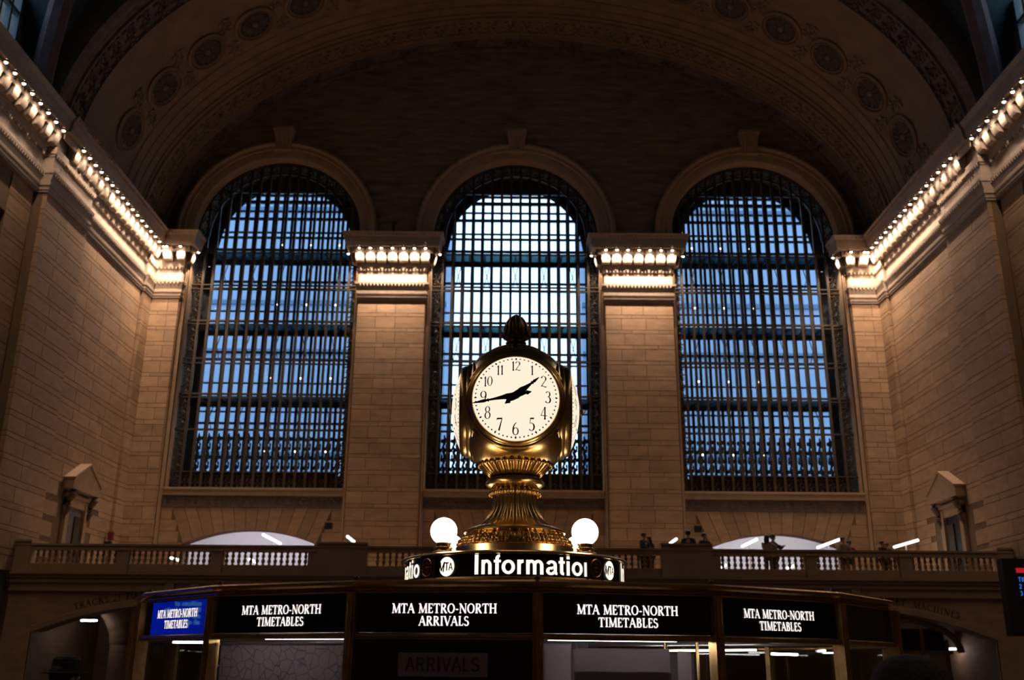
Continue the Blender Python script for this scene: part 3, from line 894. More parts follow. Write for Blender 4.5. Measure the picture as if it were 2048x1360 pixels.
# groin ribs
for s in (-1, 1):
    for sy in (-1, 1):
        pts = []
        for k in range(40):
            u = .999 - k / 39 * .93
            zl = 22.3 + 7.6 * sqrt(1 - u * u)
            t = (zl - 22.4) / 13.2
            if t >= 1 or t < 0: continue
            x = 18.7 * sqrt(1 - t * t)
            pts.append((s * (x - .1), LC + sy * u * LH, zl - .12))
        m2 = MB()
        m2.tube(pts, .42, 8)
        m2.build('groin_rib', 'rib', ceil_o, True)
# upper wall, with a hole filled by the lunette window
for s in (-1, 1):
    X = s * 19.35
    mb = MB()
    for y0, y1 in ((-16, LC - 5.7), (LC + 5.7, 34)):
        mb.box(min(X, X + s), max(X, X + s), y0, y1, 22.2, 36)
    mb.box(min(X, X + s), max(X, X + s), LC - 5.7, LC + 5.7, 22.2, 23.1)
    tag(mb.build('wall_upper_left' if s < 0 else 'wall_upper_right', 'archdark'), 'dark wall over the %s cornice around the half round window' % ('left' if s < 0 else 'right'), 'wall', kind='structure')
    wn = empty('window_4' if s < 0 else 'window_5', (X, LC, 23.1), 'half round clerestory window in the top %s corner' % ('left' if s < 0 else 'right'), 'window', kind='structure')
    for k in range(17):
        y = LC - 5.6 + 11.2 * k / 16
        zt = zceil(X, y)
        wd = .26 if k % 4 == 0 else .12
        cube_obj('mullion', 'iron', wn, X - .12, X + .12, y - wd / 2, y + wd / 2, 23.1, max(zt, 23.2))
        if k < 16:
            y2 = LC - 5.6 + 11.2 * (k + .5) / 16
            cube_obj('pane', 'glass', wn, X - .01, X + .01, y2 - .29, y2 + .29, 23.1, max(zceil(X, y2), 23.2))
    for zz in (23.2, 25.3, 27.4, 29.0):
        u = min(1, max(0, (zz - 22.3) / 7.6)); hw = LH * sqrt(1 - u * u)
        hw = min(hw, 5.6)
        cube_obj('transom', 'iron', wn, X - .1, X + .1, LC - hw, LC + hw, zz - .08, zz + .08)

# ---------------------------------------------------------------- the great arch over the balcony
arch = empty('arch_vault', (0, 40, 21.4), 'dark coffered arch with round rosettes spanning over the windows', 'arch', kind='structure')
def arch_pt(t, Y, d):
    """t: 0..pi around the ellipse from the left; d: inward relief"""
    a, b = W_ + .02, 12.3
    x, z = -a * cos(t), 21.4 + b * sin(t)
    nx_, nz_ = -cos(t) / a, sin(t) / b
    L = sqrt(nx_ * nx_ + nz_ * nz_)
    return (x - nx_ / L * d, Y, z - nz_ / L * d)
def arch_band(name, prof, m, n=120):
    mb = MB()
    for k in range(n + 1):
        t = pi * k / n
        for Y, d in prof:
            mb.v.append(arch_pt(t, Y, d))
    w = len(prof)
    for k in range(n):
        for j in range(w - 1):
            mb.f.append((k * w + j, k * w + j + 1, (k + 1) * w + j + 1, (k + 1) * w + j))
    return mb.build(name, m, arch, True)
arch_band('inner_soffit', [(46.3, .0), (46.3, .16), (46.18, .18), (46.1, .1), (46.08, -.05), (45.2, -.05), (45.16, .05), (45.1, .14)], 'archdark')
arch_band('inner_moulding', [(45.1, .14), (44.95, .16), (44.9, .06), (44.75, .06), (44.72, -.02), (43.75, -.02), (43.72, .06), (43.55, .08), (43.5, .14), (43.30, .14), (43.28, .05), (43.05, .05), (43.02, -.06), (42.94, -.06), (42.92, .06)], 'arch')
arch_band('plain_band', [(42.92, .06), (42.40, .06), (42.38, .0), (42.34, .0), (42.32, .06), (41.76, .06), (41.74, .0), (41.70, .0), (41.68, .06), (41.1, .06), (41.05, .0)], 'arch')
arch_band('rosette_band', [(41.05, .0), (38.25, .0), (38.2, .06)], 'arch')
arch_band('wide_band', [(38.2, .06), (36.1, .06), (36.08, .14), (35.95, .16)], 'arch')
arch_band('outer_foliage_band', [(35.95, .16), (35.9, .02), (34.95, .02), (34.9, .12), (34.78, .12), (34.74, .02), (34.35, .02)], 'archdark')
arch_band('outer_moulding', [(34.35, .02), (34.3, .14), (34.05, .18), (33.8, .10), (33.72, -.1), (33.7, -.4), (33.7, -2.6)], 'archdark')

def arch_matrix(t, Y, d):
    """frame on the soffit: x along the arc, y along the hall, z out of the surface"""
    p = Vector(arch_pt(t, Y, d)); q = Vector(arch_pt(t + .004, Y, d))
    ux = (q - p).normalized(); uy = Vector((0, 1, 0)); uz = ux.cross(uy)
    c = Vector((0, Y, 21.4)) - p
    if uz.dot(c) < 0: uz = -uz
    mt = Matrix((ux, uz.cross(ux), uz)).transposed().to_4x4()
    mt.translation = p
    return mt
# arc-length table
TAB = [(0, 0.0)]
for k in range(1, 401):
    a = Vector(arch_pt(pi * (k - 1) / 400, 40, 0)); b = Vector(arch_pt(pi * k / 400, 40, 0))
    TAB.append((pi * k / 400, TAB[-1][1] + (b - a).length))
ARCL = TAB[-1][1]
def t_at(sv):
    for (t0, s0), (t1, s1) in zip(TAB[:-1], TAB[1:]):
        if s0 <= sv <= s1:
            return t0 + (t1 - t0) * (sv - s0) / (s1 - s0)
    return pi

def scroll_mesh(name, m, w=1.0, h=1.0, r=.05, flat=.5):
    """acanthus rinceau unit in the XY plane: two opposed spirals with leaves"""
    mb = MB()
    for sx, cy in ((1, .25), (-1, -.25)):
        pts = []
        for q in range(19):
            a = q / 18 * 2 * pi * 1.25
            rr = .24 * (1 - q / 24)
            pts.append((w * (sx * .05 + sx * rr * cos(a)), h * (cy + rr * sin(a)), 0))
        mb.tube(pts, [r * (1.1 - q / 30) for q in range(19)], 5)
        mb.ball((w * sx * .05, h * cy, 0), r * 1.7, r * 1.7, r, 6, 4)
        for k in range(5):
            a = k / 5 * 2 * pi + .4
            c = (w * (sx * .05 + .36 * cos(a)), h * (cy + .30 * sin(a)), 0)
            mb.bar((w * (sx * .05 + .22 * cos(a)), h * (cy + .2 * sin(a)), 0), c, r * 2.2, r)
            mb.ball(c, r * 1.4, r * 1.4, r * .7, 6, 4)
    return mb.mesh(name, m)
FOL = scroll_mesh('foliage_scroll', 'foliage', 1.0, 1.0, .055)
FOL2 = scroll_mesh('foliage_scroll_dark', 'archdark', 1.0, 1.0, .06)
n = 54
for k in range(n):
    t = t_at(ARCL * (k + .5) / n)
    obj('foliage_scroll', FOL, arch, arch_matrix(t, 44.22, .02) @ Matrix.Diagonal((.85, .95, 1.6, 1)))
    obj('foliage_scroll', FOL2, arch, arch_matrix(t, 35.42, .05) @ Matrix.Diagonal((.9, 1.0, 1.8, 1)))
for k in range(17):
    t = t_at(ARCL * (k + .5) / 17)
    for j in (-1, 0, 1):
        obj('foliage_scroll', FOL2, arch, arch_matrix(t + j * .022, 45.64, -.02) @ Matrix.Diagonal((.7, .8, 1.6, 1)))
# rosettes
ros = MB()
ros.lathe([(1.08, 0), (1.08, .10), (1.02, .14), (.94, .14), (.90, .08), (.88, .03), (.84, .03), (.84, .09), (.78, .09), (.76, -.0)], 40, cap=False)
ROS = ros.mesh('rosette_ring', 'arch', True)
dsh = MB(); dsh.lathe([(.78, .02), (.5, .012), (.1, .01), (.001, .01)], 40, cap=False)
DSH = dsh.mesh('rosette_dish', 'rosette', True)
PET = MB()
for k in range(1):
    pr = [(.20, .03), (.34, .10), (.52, .14), (.66, .10), (.72, .05)]
    for (r, hw) in pr:
        PET.v += [(r, -hw, .03), (r, 0, .10), (r, hw, .03)]
    for i in range(4):
        PET.f += [(i * 3, i * 3 + 3, i * 3 + 4, i * 3 + 1), (i * 3 + 1, i * 3 + 4, i * 3 + 5, i * 3 + 2)]
PETM = PET.mesh('petal', 'petal', True)
BUD = MB().ball((0, 0, .05), .16, .16, .12, 12, 6).mesh('bud', 'arch', True)
for k in range(-8, 9):
    t = t_at(ARCL / 2 + 2.62 * k)
    mt = arch_matrix(t, 39.62, .0)
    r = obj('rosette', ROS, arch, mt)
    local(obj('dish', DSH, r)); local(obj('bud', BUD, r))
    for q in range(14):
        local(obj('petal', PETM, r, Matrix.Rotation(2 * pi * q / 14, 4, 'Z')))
    # knot of leaves between two rosettes
    t2 = t_at(ARCL / 2 + 2.62 * (k + .5))
    for dy in (-.85, .85):
        obj('foliage_scroll', FOL, arch, arch_matrix(t2, 39.62 + dy, .02) @ Matrix.Diagonal((.85, .9, 1.5, 1)))

# ---------------------------------------------------------------- the three great windows
FRET = scroll_mesh('fretwork', 'bronze', 1.0, 1.0, .045)
LACE = scroll_mesh('lace', 'iron', 1.0, 1.0, .085)
MAJ = [21.9, 17.95, 14.15]
def window(ci, c, label):
    o = empty('window_%d' % (ci + 1), (c, YE + .7, ZSILL), label, 'window', kind='structure')
    yf, yb = YE + .62, YE + 2.0
    NC = 15; x0 = c - 3.75; dx = .5
    def top(x, r=WR):
        d = abs(x - c)
        return ZSPR + sqrt(r * r - d * d) if d < r else ZSPR
    # front mullions
    for k in range(NC + 1):
        x = x0 + k * dx
        cube_obj('mullion', 'bronze', o, x - .06, x + .06, yf - .05, yf + .09, ZSILL, top(x))
    for zz, hh in ((21.9, .10), (21.72, .05), (19.92, .05), (19.70, .05), (17.98, .09), (17.80, .05), (15.98, .05), (15.74, .05), (14.16, .08), (13.98, .05), (12.36, .08), (10.28, .06), (9.48, .08), (25.2, .06)):
        hw = min(WR, 3.75 + .53)
        if zz > ZSPR: hw = sqrt(max(0, WR * WR - (zz - ZSPR) ** 2))
        cube_obj('transom', 'bronze', o, c - hw, c + hw, yf - .05, yf + .12, zz - hh / 2, zz + hh / 2)
    # front panes
    rows = [(10.3, 12.32), (12.40, 13.96), (14.2, 15.72), (16.0, 17.78), (18.02, 19.68), (19.94, 21.70), (21.95, 25.15)]
    for k in range(NC):
        xa, xb = x0 + k * dx + .05, x0 + (k + 1) * dx - .05
        for z0, z1 in rows:
            z1 = min(z1, top(max(abs(xa - c), abs(xb - c)) + c))
            if z1 - z0 > .15:
                cube_obj('pane', 'glass', o, xa, xb, yf + .03, yf + .045, z0, z1)
    # arch ring of fretwork, borders, lower lace and base band
    for k in range(19):
        a = pi * (k + .5) / 19
        mt = Matrix.Translation((c - (WR - .30) * cos(a), yf + .02, ZSPR + (WR - .30) * sin(a))) @ Matrix.Rotation(a - pi / 2, 4, 'Y') @ Matrix.Rotation(pi / 2, 4, 'X')
        obj('fretwork', FRET, o, mt @ Matrix.Diagonal((.70, .58, 1, 1)))
    zz = 9.6
    while zz < 22.4:
        for sx in (-1, 1):
            mt = Matrix.Translation((c + sx * 4.02, yf + .02, zz + .25)) @ Matrix.Rotation(pi / 2, 4, 'X')
            obj('fretwork', FRET, o, mt @ Matrix.Diagonal((.50, .52, 1, 1)))
        zz += .53
    mbr = MB()
    N = 48
    for k in range(N + 1):
        a = pi * k / N
        for r, y in ((WR, yf - .08), (WR - .10, yf - .08), (WR - .10, yf + .1)):
            mbr.v.append((c - r * cos(a), y, ZSPR + r * sin(a)))
        for r, y in ((WR - .56, yf - .05), (WR - .64, yf - .05), (WR - .64, yf + .1)):
            mbr.v.append((c - r * cos(a), y, ZSPR + r * sin(a)))
    for k in range(N):
        for b in (0, 3):
            for j in (0, 1):
                mbr.f.append((k * 6 + b + j, k * 6 + b + j + 1, (k + 1) * 6 + b + j + 1, (k + 1) * 6 + b + j))
    mbr.build('arch_frame', 'bronze', o)
    for k in range(NC):
        x = x0 + (k + .5) * dx
        mt = Matrix.Translation((x, yf + .05, 9.88)) @ Matrix.Rotation(pi / 2, 4, 'X')
        obj('fretwork', FRET, o, mt @ Matrix.Diagonal((.46, .75, 1.2, 1)))
        for z2 in (10.9, 11.85):
            mt = Matrix.Translation((x, yb - .1, z2)) @ Matrix.Rotation(pi / 2, 4, 'X')
            obj('fretwork', LACE, o, mt @ Matrix.Diagonal((.42, .95, .6, 1)))
    cube_obj('base_panel', 'bronze', o, c - 3.75, c + 3.75, yf + .12, yf + .16, ZSILL, 10.26)
    # walkways of thick glass between the two skins
    for zz in MAJ:
        cube_obj('walkway_floor', 'floorglass', o, c - 4.2, c + 4.2, yf + .15, yb - .1, zz - .09, zz - .05)
        for k in range(11):
            x = c - 4.0 + 8.0 * k / 10
            cube_obj('walkway_joist', 'iron', o, x - .05, x + .05, yf + .15, yb - .05, zz - .2, zz - .09)
        cube_obj('walkway_beam', 'iron', o, c - 4.2, c + 4.2, yb - .16, yb - .04, zz - .34, zz - .06)
    # outer skin
    for k in range(NC + 1):
        x = x0 + k * dx
        cube_obj('outer_mullion', 'iron', o, x - .065, x + .065, yb - .05, yb + .09, ZSILL, top(x) + .1)
    for sx in (-1, 1):
        cube_obj('outer_jamb', 'iron', o, c + sx * 4.05 - .30, c + sx * 4.05 + .30, yb - .05, yb + .1, ZSILL, ZSPR + 1.2)
    for zz, hh in ((9.9, .9), (13.0, .10), (13.6, .06), (15.1, .06), (16.35, .09), (16.75, .09), (19.0, .06), (20.25, .09), (20.65, .09), (23.2, .09), (23.5, .06), (24.3, .12), (24.75, .06), (25.3, .16), (25.7, .10)):
        hw = 4.0 if zz < ZSPR else sqrt(max(0.01, WR * WR - (zz - ZSPR) ** 2))
        cube_obj('outer_transom', 'iron', o, c - hw, c + hw, yb - .06, yb + .1, zz - hh / 2, zz + hh / 2)
    orow = [(10.4, 12.95), (13.05, 15.9), (15.95, 17.9), (17.95, 20.2), (20.7, 21.9), (21.95, 23.15), (23.55, 25.2)]
    for k in range(NC):
        xa, xb = x0 + k * dx + .085, x0 + (k + 1) * dx - .085
        for z0, z1 in orow:
            z1 = min(z1, top(max(abs(xa - c), abs(xb - c)) + c))
            if z1 - z0 > .2:
                cube_obj('outer_pane', 'glass', o, xa, xb, yb, yb + .015, z0, z1)
    # solid outer spandrel closing the top of the outer arch
    mb = MB()
    for i in range(40):
        a = c - 4.27 + 8.54 * i / 40; b = a + 8.54 / 40
        za = min(top(a, 3.55 + .02) if abs(a - c) < 3.55 else ZSPR - .1, 25.9); zb2 = min(top(b, 3.57) if abs(b - c) < 3.55 else ZSPR - .1, 25.9)
        mb.add([(a, yb + .12, za), (b, yb + .12, zb2), (b, yb + .12, top(b) + .2), (a, yb + .12, top(a) + .2)], [(0, 1, 2, 3)])
    mb.build('outer_spandrel', 'joint', o)
    # crossed braces in every third column under each walkway
    for zz in (21.55, 17.6, 13.85):
        for k in range(1, NC, 3):
            xa, xb = x0 + k * dx + .09, x0 + (k + 1) * dx - .09
            m2 = MB()
            m2.bar((xa, yb - .35, zz - 1.3), (xb, yb - .35, zz), .035)
            m2.bar((xb, yb - .35, zz - 1.3), (xa, yb - .35, zz), .035)
            m2.build('brace', 'iron', o)
    # small lamps on the walkways
    for zz in (22.5, 19.15, 15.2, 11.45):
        for k in range(2 if ci == 1 else 1, NC - 1, 3):
            if ci == 1: continue
            x = x0 + (k + .5) * dx
            obj('walkway_lamp', WBLB, o, Matrix.Translation((x, yf + .75, zz)))
    return o
WBLB = MB().ball((0, 0, 0), .035, .035, .05, 8, 5).mesh('walkway_lamp', 'wbulb', True)
window(0, WCX[0], 'tall arched bronze window on the left with dim blue panes')
window(1, WCX[1], 'tall arched bronze window behind the clock with glowing white panes')
window(2, WCX[2], 'tall arched bronze window on the right with dim blue panes')

# office blocks across the street, seen through the side windows
for s, lab in ((-1, 'blue grey office block seen through the left window'), (1, 'blue grey office block seen through the right window')):
    b = empty('office_building', (s * 30, 76, 0), lab, 'building', 'office blocks outside')
    xa, xb = sorted((s * 5.3, s * 60))
    MB().box(xa, xb, 72, 78, -2, 60).build('wall', 'facade', b)
    for k in range(14):
        z = 4 + 4 * k
        MB().box(xa, xb, 71.8, 72.02, z, z + .35).build('string_course', 'facadetrim', b)
tag(MB().box(-70, 70, 49.2, 120, -2.2, -2).build('street_ground', 'facadetrim'), 'paved street outside behind the far wall', 'street', kind='structure')

# ================================================================= BALCONY
bal = empty('balcony', (0, YBAL, 4.2), 'dark stone balcony ledge crossing the hall below the windows', 'balcony', kind='structure')
mb = MB()
mb.box(-W_, W_, YBAL, 48.9, 4.42, ZBAL)
mb.box(-W_, W_, YBAL - .16, YBAL, 4.58, ZBAL)
mb.box(-W_, W_, YBAL - .08, YBAL, 4.46, 4.58)
mb.build('slab', 'trim2', bal)
mb = MB()
mb.box(-W_, W_, YBAL + .06, YBAL + .5, 4.0, 4.42)
mb.box(-W_, W_, YBAL - .02, YBAL + .06, 4.30, 4.42)
mb.box(-W_, W_, YBAL + .0, YBAL + .06, 4.0, 4.06)
mb.build('fascia', 'trim2', bal)
# small corbel blocks under the fascia
for x in (-12.4, -11.5, 11.3, 12.3, -5.6, 5.6):
    MB().box(x - .16, x + .16, YBAL - .02, YBAL + .06, 3.92, 4.28).build('corbel', 'trim2', bal)

# lower wall with two segmental openings
lw = MB()
def low_arch(x):
    for c in (-12.0, 12.0):
        d = abs(x - c)
        if d < 5.15:
            R0 = (5.15 ** 2 + 1.0 ** 2) / 2.0
            return 3.58 - R0 + sqrt(R0 * R0 - d * d)
    return None
n = 240
YL = YBAL + .12
for i in range(n):
    a = -W_ - .3 + (2 * W_ + .6) * i / n; b = -W_ - .3 + (2 * W_ + .6) * (i + 1) / n
    ins = low_arch((a + b) / 2) is not None
    za = (low_arch(a) or 2.58) if ins else 0
    zb = (low_arch(b) or 2.58) if ins else 0
    lw.add([(a, YL, za), (b, YL, zb), (b, YL, 4.3), (a, YL, 4.3)], [(0, 1, 2, 3)])
    if ins:
        lw.add([(a, YL, za), (b, YL, zb), (b, YL + .9, zb), (a, YL + .9, za)], [(3, 2, 1, 0)])
wall_low = lw.build('wall_balcony', 'stone')
tag(wall_low, 'dim stone wall under the balcony with flat arched passages', 'wall', kind='structure')
for c in (-12.0, 12.0):
    mb = MB()
    for sx in (-1, 1):
        mb.box(c + sx * 5.15 - .02, c + sx * 5.15 + .02, YL, YL + .9, 0, 2.6)
    # raised archivolt band
    pr = [(0, 0), (0, -.05), (.20, -.05), (.22, 0)]
    N = 50
    R0 = (5.15 ** 2 + 1) / 2.0
    A = math.asin(5.15 / R0)
    base = len(mb.v)
    for k in range(N + 1):
        a = -A + 2 * A * k / N
        for r, dy in pr:
            mb.v.append((c + (R0 + r) * sin(a), YL + dy, 3.58 - R0 + (R0 + r) * cos(a)))
    for k in range(N):
        for j in range(3):
            mb.f.append((base + k * 4 + j, base + k * 4 + j + 1, base + (k + 1) * 4 + j + 1, base + (k + 1) * 4 + j))
    mb.build('passage_arch', 'trim2', wall_low)
    # passage behind: walls, vault, back wall
    mb = MB()
    x0, x1 = c - 5.15, c + 5.15
    mb.box(x0 - .2, x0, YL + .9, YL + 6, 0, 4.2); mb.box(x1, x1 + .2, YL + .9, YL + 6, 0, 4.2)
    mb.box(x0, x1, YL + .9, YL + 6, 3.9, 4.2)
    mb.box(x0, x1, YL + 5.9, YL + 6.1, 0, 4.2)
    mb.build('passage_shell', 'stone', wall_low)
# cross vault rib and white column inside the left passage
mb = MB()
mb.tube([(-12.4 - 1.6 * cos(pi * k / 16), YL + 3.5, 2.2 + 1.3 * sin(pi * k / 16)) for k in range(17)], .22, 8)
mb.build('passage_rib', 'trim2', wall_low, True)
mb = MB()
mb.lathe([(.62, 0), (.62, 2.2), (.66, 2.25), (.70, 2.6), (.95, 3.1), (1.3, 3.55), (1.5, 3.9)], 20, (-14.9, YL + 3.2, 0))
mb.build('passage_pillar', 'stone', wall_low, True)
# arched shopfront in the right passage
w6 = empty('window_6', (14.4, YL + 1.8, 0), 'dark arched glazed screen inside the right passage', 'window', kind='structure')
for x in (12.9, 14.1, 15.3, 16.2):
    cube_obj('mullion', 'trim2', w6, x - .07, x + .07, YL + 1.9, YL + 2.0, 0, 3.0 if x < 16 else 2.6)
cube_obj('transom', 'trim2', w6, 12.5, 16.4, YL + 1.88, YL + 1.98, 2.1, 2.22)
mb = MB()
mb.tube([(14.4 - 2.3 * cos(pi * k / 20), YL + 1.9, 2.15 + 1.2 * sin(pi * k / 20)) for k in range(21)], .14, 6)
mb.build('arch_frame', 'trim2', w6, True)
for xa, xb in ((12.97, 14.03), (14.17, 15.23), (15.37, 16.13)):
    cube_obj('pane', 'black', w6, xa, xb, YL + 1.95, YL + 1.96, 2.22, 3.0)
    cube_obj('pane', 'bglass', w6, xa, xb, YL + 1.95, YL + 1.96, .2, 2.1)
# carved inscriptions following the arches
def low_text(name, txt, c, a_mid):
    R0 = (5.15 ** 2 + 1) / 2.0 + .28
    mb = MB()
    def f(x, y):
        a = a_mid + x / R0
        return (c + (R0 + y) * sin(a), YL - .012, 3.58 - (5.15 ** 2 + 1) / 2.0 + (R0 + y) * cos(a))
    letters(mb, txt, SER, .222, f, track=.14)
    return mb.build(name, 'inscr', wall_low)
low_text('inscription', 'TRACKS 21 TO 11', -12.0, -2.45 / 13.76)
low_text('inscription', 'TICKET  MACHINES', 12.0, 2.42 / 13.76)

# lamps inside the passages
def tube_lamp(name, p, q, label, m='tube', r=.035):
    o = empty(name, p, label, 'lamp')
    MB().tube([p, q], r, 8).build('tube', m, o, True)
    p = Vector(p); q = Vector(q)
    MB().box(min(p.x, q.x) - .05, max(p.x, q.x) + .05, min(p.y, q.y) - .05, max(p.y, q.y) + .05, p.z + r, p.z + r + .06).build('housing', 'blackm', o)
    return o
tube_lamp('ceiling_lamp', (-16.3, YL + 2.0, 3.05), (-15.7, YL + 2.0, 3.05), 'short white ceiling lamp inside the tracks passage')
tube_lamp('ceiling_lamp', (16.4, YL + 3.0, 2.3), (17.0, YL + 3.0, 2.3), 'short white ceiling lamp inside the ticket machines passage')

# rooms behind the two lit arches
for c, sd in ((-12.3, 'left'), (12.3, 'right')):
    mb = MB()
    y0, y1 = YE + .8, YE + 5.5
    mb.add([(c - 4, y0, ZBAL), (c + 4, y0, ZBAL), (c + 4, y1, ZBAL), (c - 4, y1, ZBAL),
            (c - 4, y0, 8.4), (c + 4, y0, 8.4), (c + 4, y1, 8.4), (c - 4, y1, 8.4)],
           [(0, 1, 2, 3), (4, 7, 6, 5), (2, 6, 7, 3), (0, 3, 7, 4), (1, 5, 6, 2)])
    mb.box(c - 4, c - 3.0, y0, y0 + .05, ZBAL, 8.4); mb.box(c + 3.0, c + 4, y0, y0 + .05, ZBAL, 8.4)
    mb.box(c - 4, c + 4, y0, y0 + .05, 7.46, 8.4)
    mb.box(c - 4, c + 4, y1 - .25, y1, 7.25, 7.4)
    o = mb.build('wall_room_' + sd, 'white')
    tag(o, 'white lit room behind the %s flat arch above the balcony' % sd, 'room', kind='structure')
    tube_lamp('ceiling_lamp', (c - 3.4, YE + 1.5, 8.2), (c + 3.4, YE + 1.5, 8.2), 'long white lamp on the ceiling of the %s lit room' % sd, 'roomtube', .11)

# ---------------------------------------------------------------- balustrades
bp = [(.055, 0), (.055, .04), (.03, .06), (.055, .10), (.07, .15), (.055, .20), (.03, .235), (.03, .25), (.055, .29), (.062, .34), (.045, .39), (.03, .42), (.055, .44), (.055, .48)]
BAL = MB().lathe(bp, 10).mesh('baluster', 'trim2', True)
def balustrade(xa, xb, label, groups, peds):
    o = empty('balustrade', ((xa + xb) / 2, YBAL + .2, ZBAL), label, 'balustrade', 'stone balustrades on the balcony edge')
    MB().box(xa, xb, YBAL + .04, YBAL + .36, ZBAL, 4.96).build('plinth', 'trim2', o)
    mb = MB(); mb.box(xa, xb, YBAL + .02, YBAL + .38, 5.44, 5.60); mb.box(xa, xb, YBAL - .02, YBAL + .42, 5.60, 5.67)
    mb.build('hand_rail', 'trim2', o)
    for a, b, h in peds:
        mb = MB(); mb.box(a, b, YBAL - .0, YBAL + .40, ZBAL, h); mb.box(a - .02, b + .02, YBAL - .04, YBAL + .44, h - .07, h)
        mb.build('pedestal', 'trim2', o)
    for a, b, n in groups:
        for k in range(n):
            x = a + (b - a) * (k + .5) / n
            obj('baluster', BAL, o, Matrix.Translation((x, YBAL + .2, 4.96)))
balustrade(-W_, -5.3, 'stone balustrade left of the clock with pale light through it',
           [(-17.5, -14.45, 14), (-14.0, -11.0, 14), (-10.6, -7.5, 14)],
           [(-W_, -17.6, 5.80), (-14.45, -14.0, 5.52), (-11.0, -10.6, 5.52), (-7.5, -7.2, 5.52), (-7.2, -5.35, 5.80)])
balustrade(-5.3, 5.3, 'short stone balustrade behind the foot of the clock', [(-5.1, -1.9, 14), (-1.6, 1.6, 14), (1.9, 5.1, 14)],
           [(-1.9, -1.6, 5.52), (1.6, 1.9, 5.52)])
balustrade(5.3, W_, 'stone balustrade right of the clock with people leaning behind',
           [(7.5, 10.6, 14), (11.0, 14.0, 14), (14.45, 17.5, 14)],
           [(17.6, W_, 5.80), (14.0, 14.45, 5.52), (10.6, 11.0, 5.52), (7.2, 7.5, 5.52), (5.35, 7.2, 5.86)])

# T shaped light bars standing on the balcony
def light_bar(x, y0, y1, z, label):
    o = empty('light_bar', (x, (y0 + y1) / 2, ZBAL), label, 'lamp', 'glowing bars on posts on the balcony')
    MB().tube([(x, y0, z), (x, y1, z)], .055, 8).build('tube', 'bar', o, True)
    mb = MB(); mb.tube([(x, (y0 + y1) / 2, ZBAL), (x, (y0 + y1) / 2, z)], .03, 6); mb.box(x - .2, x + .2, (y0 + y1) / 2 - .2, (y0 + y1) / 2 + .2, ZBAL, ZBAL + .03)
    mb.build('post', 'white', o)
light_bar(16.68, 41.0, 43.6, 6.6, 'glowing white bar on a post, rightmost on the balcony')
light_bar(13.44, 41.0, 44.0, 6.6, 'glowing white bar on a post near the right end of the right lit arch')
light_bar(10.07, 41.2, 43.8, 6.6, 'glowing white bar on a post in front of the right lit arch, nearer the clock')
light_bar(6.75, 41.3, 42.9, 6.6, 'short glowing white bar behind the large pedestal right of the clock')
light_bar(-10.36, 41.0, 44.2, 6.6, 'glowing white bar on a post in front of the left lit arch')
light_bar(-6.94, 41.4, 43.2, 6.6, 'short glowing white bar behind the large pedestal left of the clock')
light_bar(9.2, 43.4, 44.6, 5.75, 'low glowing bar seen through balusters left of the right lit arch')
light_bar(12.2, 43.4, 44.6, 5.75, 'low glowing bar seen through balusters under the right lit arch')
light_bar(-14.6, 42.4, 43.6, 5.78, 'low glowing bar seen through the balusters left of the left lit arch')
light_bar(-11.2, 42.4, 43.6, 5.72, 'low glowing bar seen through the balusters under the left lit arch')

# small things on the walls
for x, s in ((-8.66, 'left'), (8.63, 'right')):
    o = empty('wall_vent', (x, YE - .03, 7.5), 'small black square vent on the wall by the %s lit arch' % s, 'vent')
    MB().box(x - .17, x + .17, YE - .05, YE + .0, 7.50, 7.80).build('frame', 'blackm', o)
    for k in range(4):
        MB().box(x - .14, x + .14, YE - .065, YE - .05, 7.53 + .065 * k, 7.56 + .065 * k).build('slat', 'blackm', o)
o = empty('exit_sign', (-18.1, 44.5, 6.6), 'small red sign on a bracket at the far left corner', 'sign')
MB().box(-18.16, -17.95, 44.42, 44.62, 6.72, 7.08).build('panel', 'exitred', o)
MB().box(-18.25, -18.0, 44.40, 44.64, 6.40, 6.66).build('box', 'blackm', o)
for x, s in ((-7.25, 'left'), (7.75, 'right')):
    o = empty('junction_box', (x, YP - .5, 22.16), 'small pale box on top of the %s pier capital' % s, 'box')
    MB().box(x - .13, x + .13, YP - .72, YP - .46, 22.16, 22.42).build('body', 'paper2', o)
    MB().box(x - .15, x + .15, YP - .74, YP - .44, 22.42, 22.45).build('lid', 'paper2', o)
o = empty('security_camera', (-6.2, YP - .5, 22.16), 'small dark camera on a stalk on the left pier capital', 'camera')
mb = MB(); mb.tube([(-6.2, YP - .5, 22.16), (-6.2, YP - .5, 22.6)], .05, 8); mb.box(-6.32, -6.08, YP - .62, YP - .38, 22.16, 22.2)
mb.build('stalk', 'blackm', o)
mb = MB(); mb.tube([(-6.22, YP - .45, 22.66), (-6.12, YP - .85, 22.62)], [.11, .10], 10); mb.ball((-6.12, YP - .87, 22.62), .08)
mb.build('head', 'blackm', o, True)

# departure board at the right edge
o = empty('departure_board', (16.2, 30.2, 0), 'black departure board with blue figures at the right edge', 'display')
MB().box(14.62, 18.0, 30.0, 30.35, 2.55, 4.78).build('cabinet', 'blackm', o)
for x in (15.2, 17.4):
    MB().box(x - .1, x + .1, 30.1, 30.25, 0, 2.6).build('post', 'blackm', o)
MB().box(15.0, 17.6, 29.985, 30.0, 4.36, 4.5).build('red_header', 'redled', o)
mb = MB()
for i, tx in enumerate(('TIME', '2 2', '3 2')):
    letters(mb, tx, SAN, .13, plane_fn((15.02, 29.985, 4.10 - .2 * i), (1, 0, 0), (0, 0, 1)), x0=0, track=.1)
mb.build('figures', 'blueled', o)

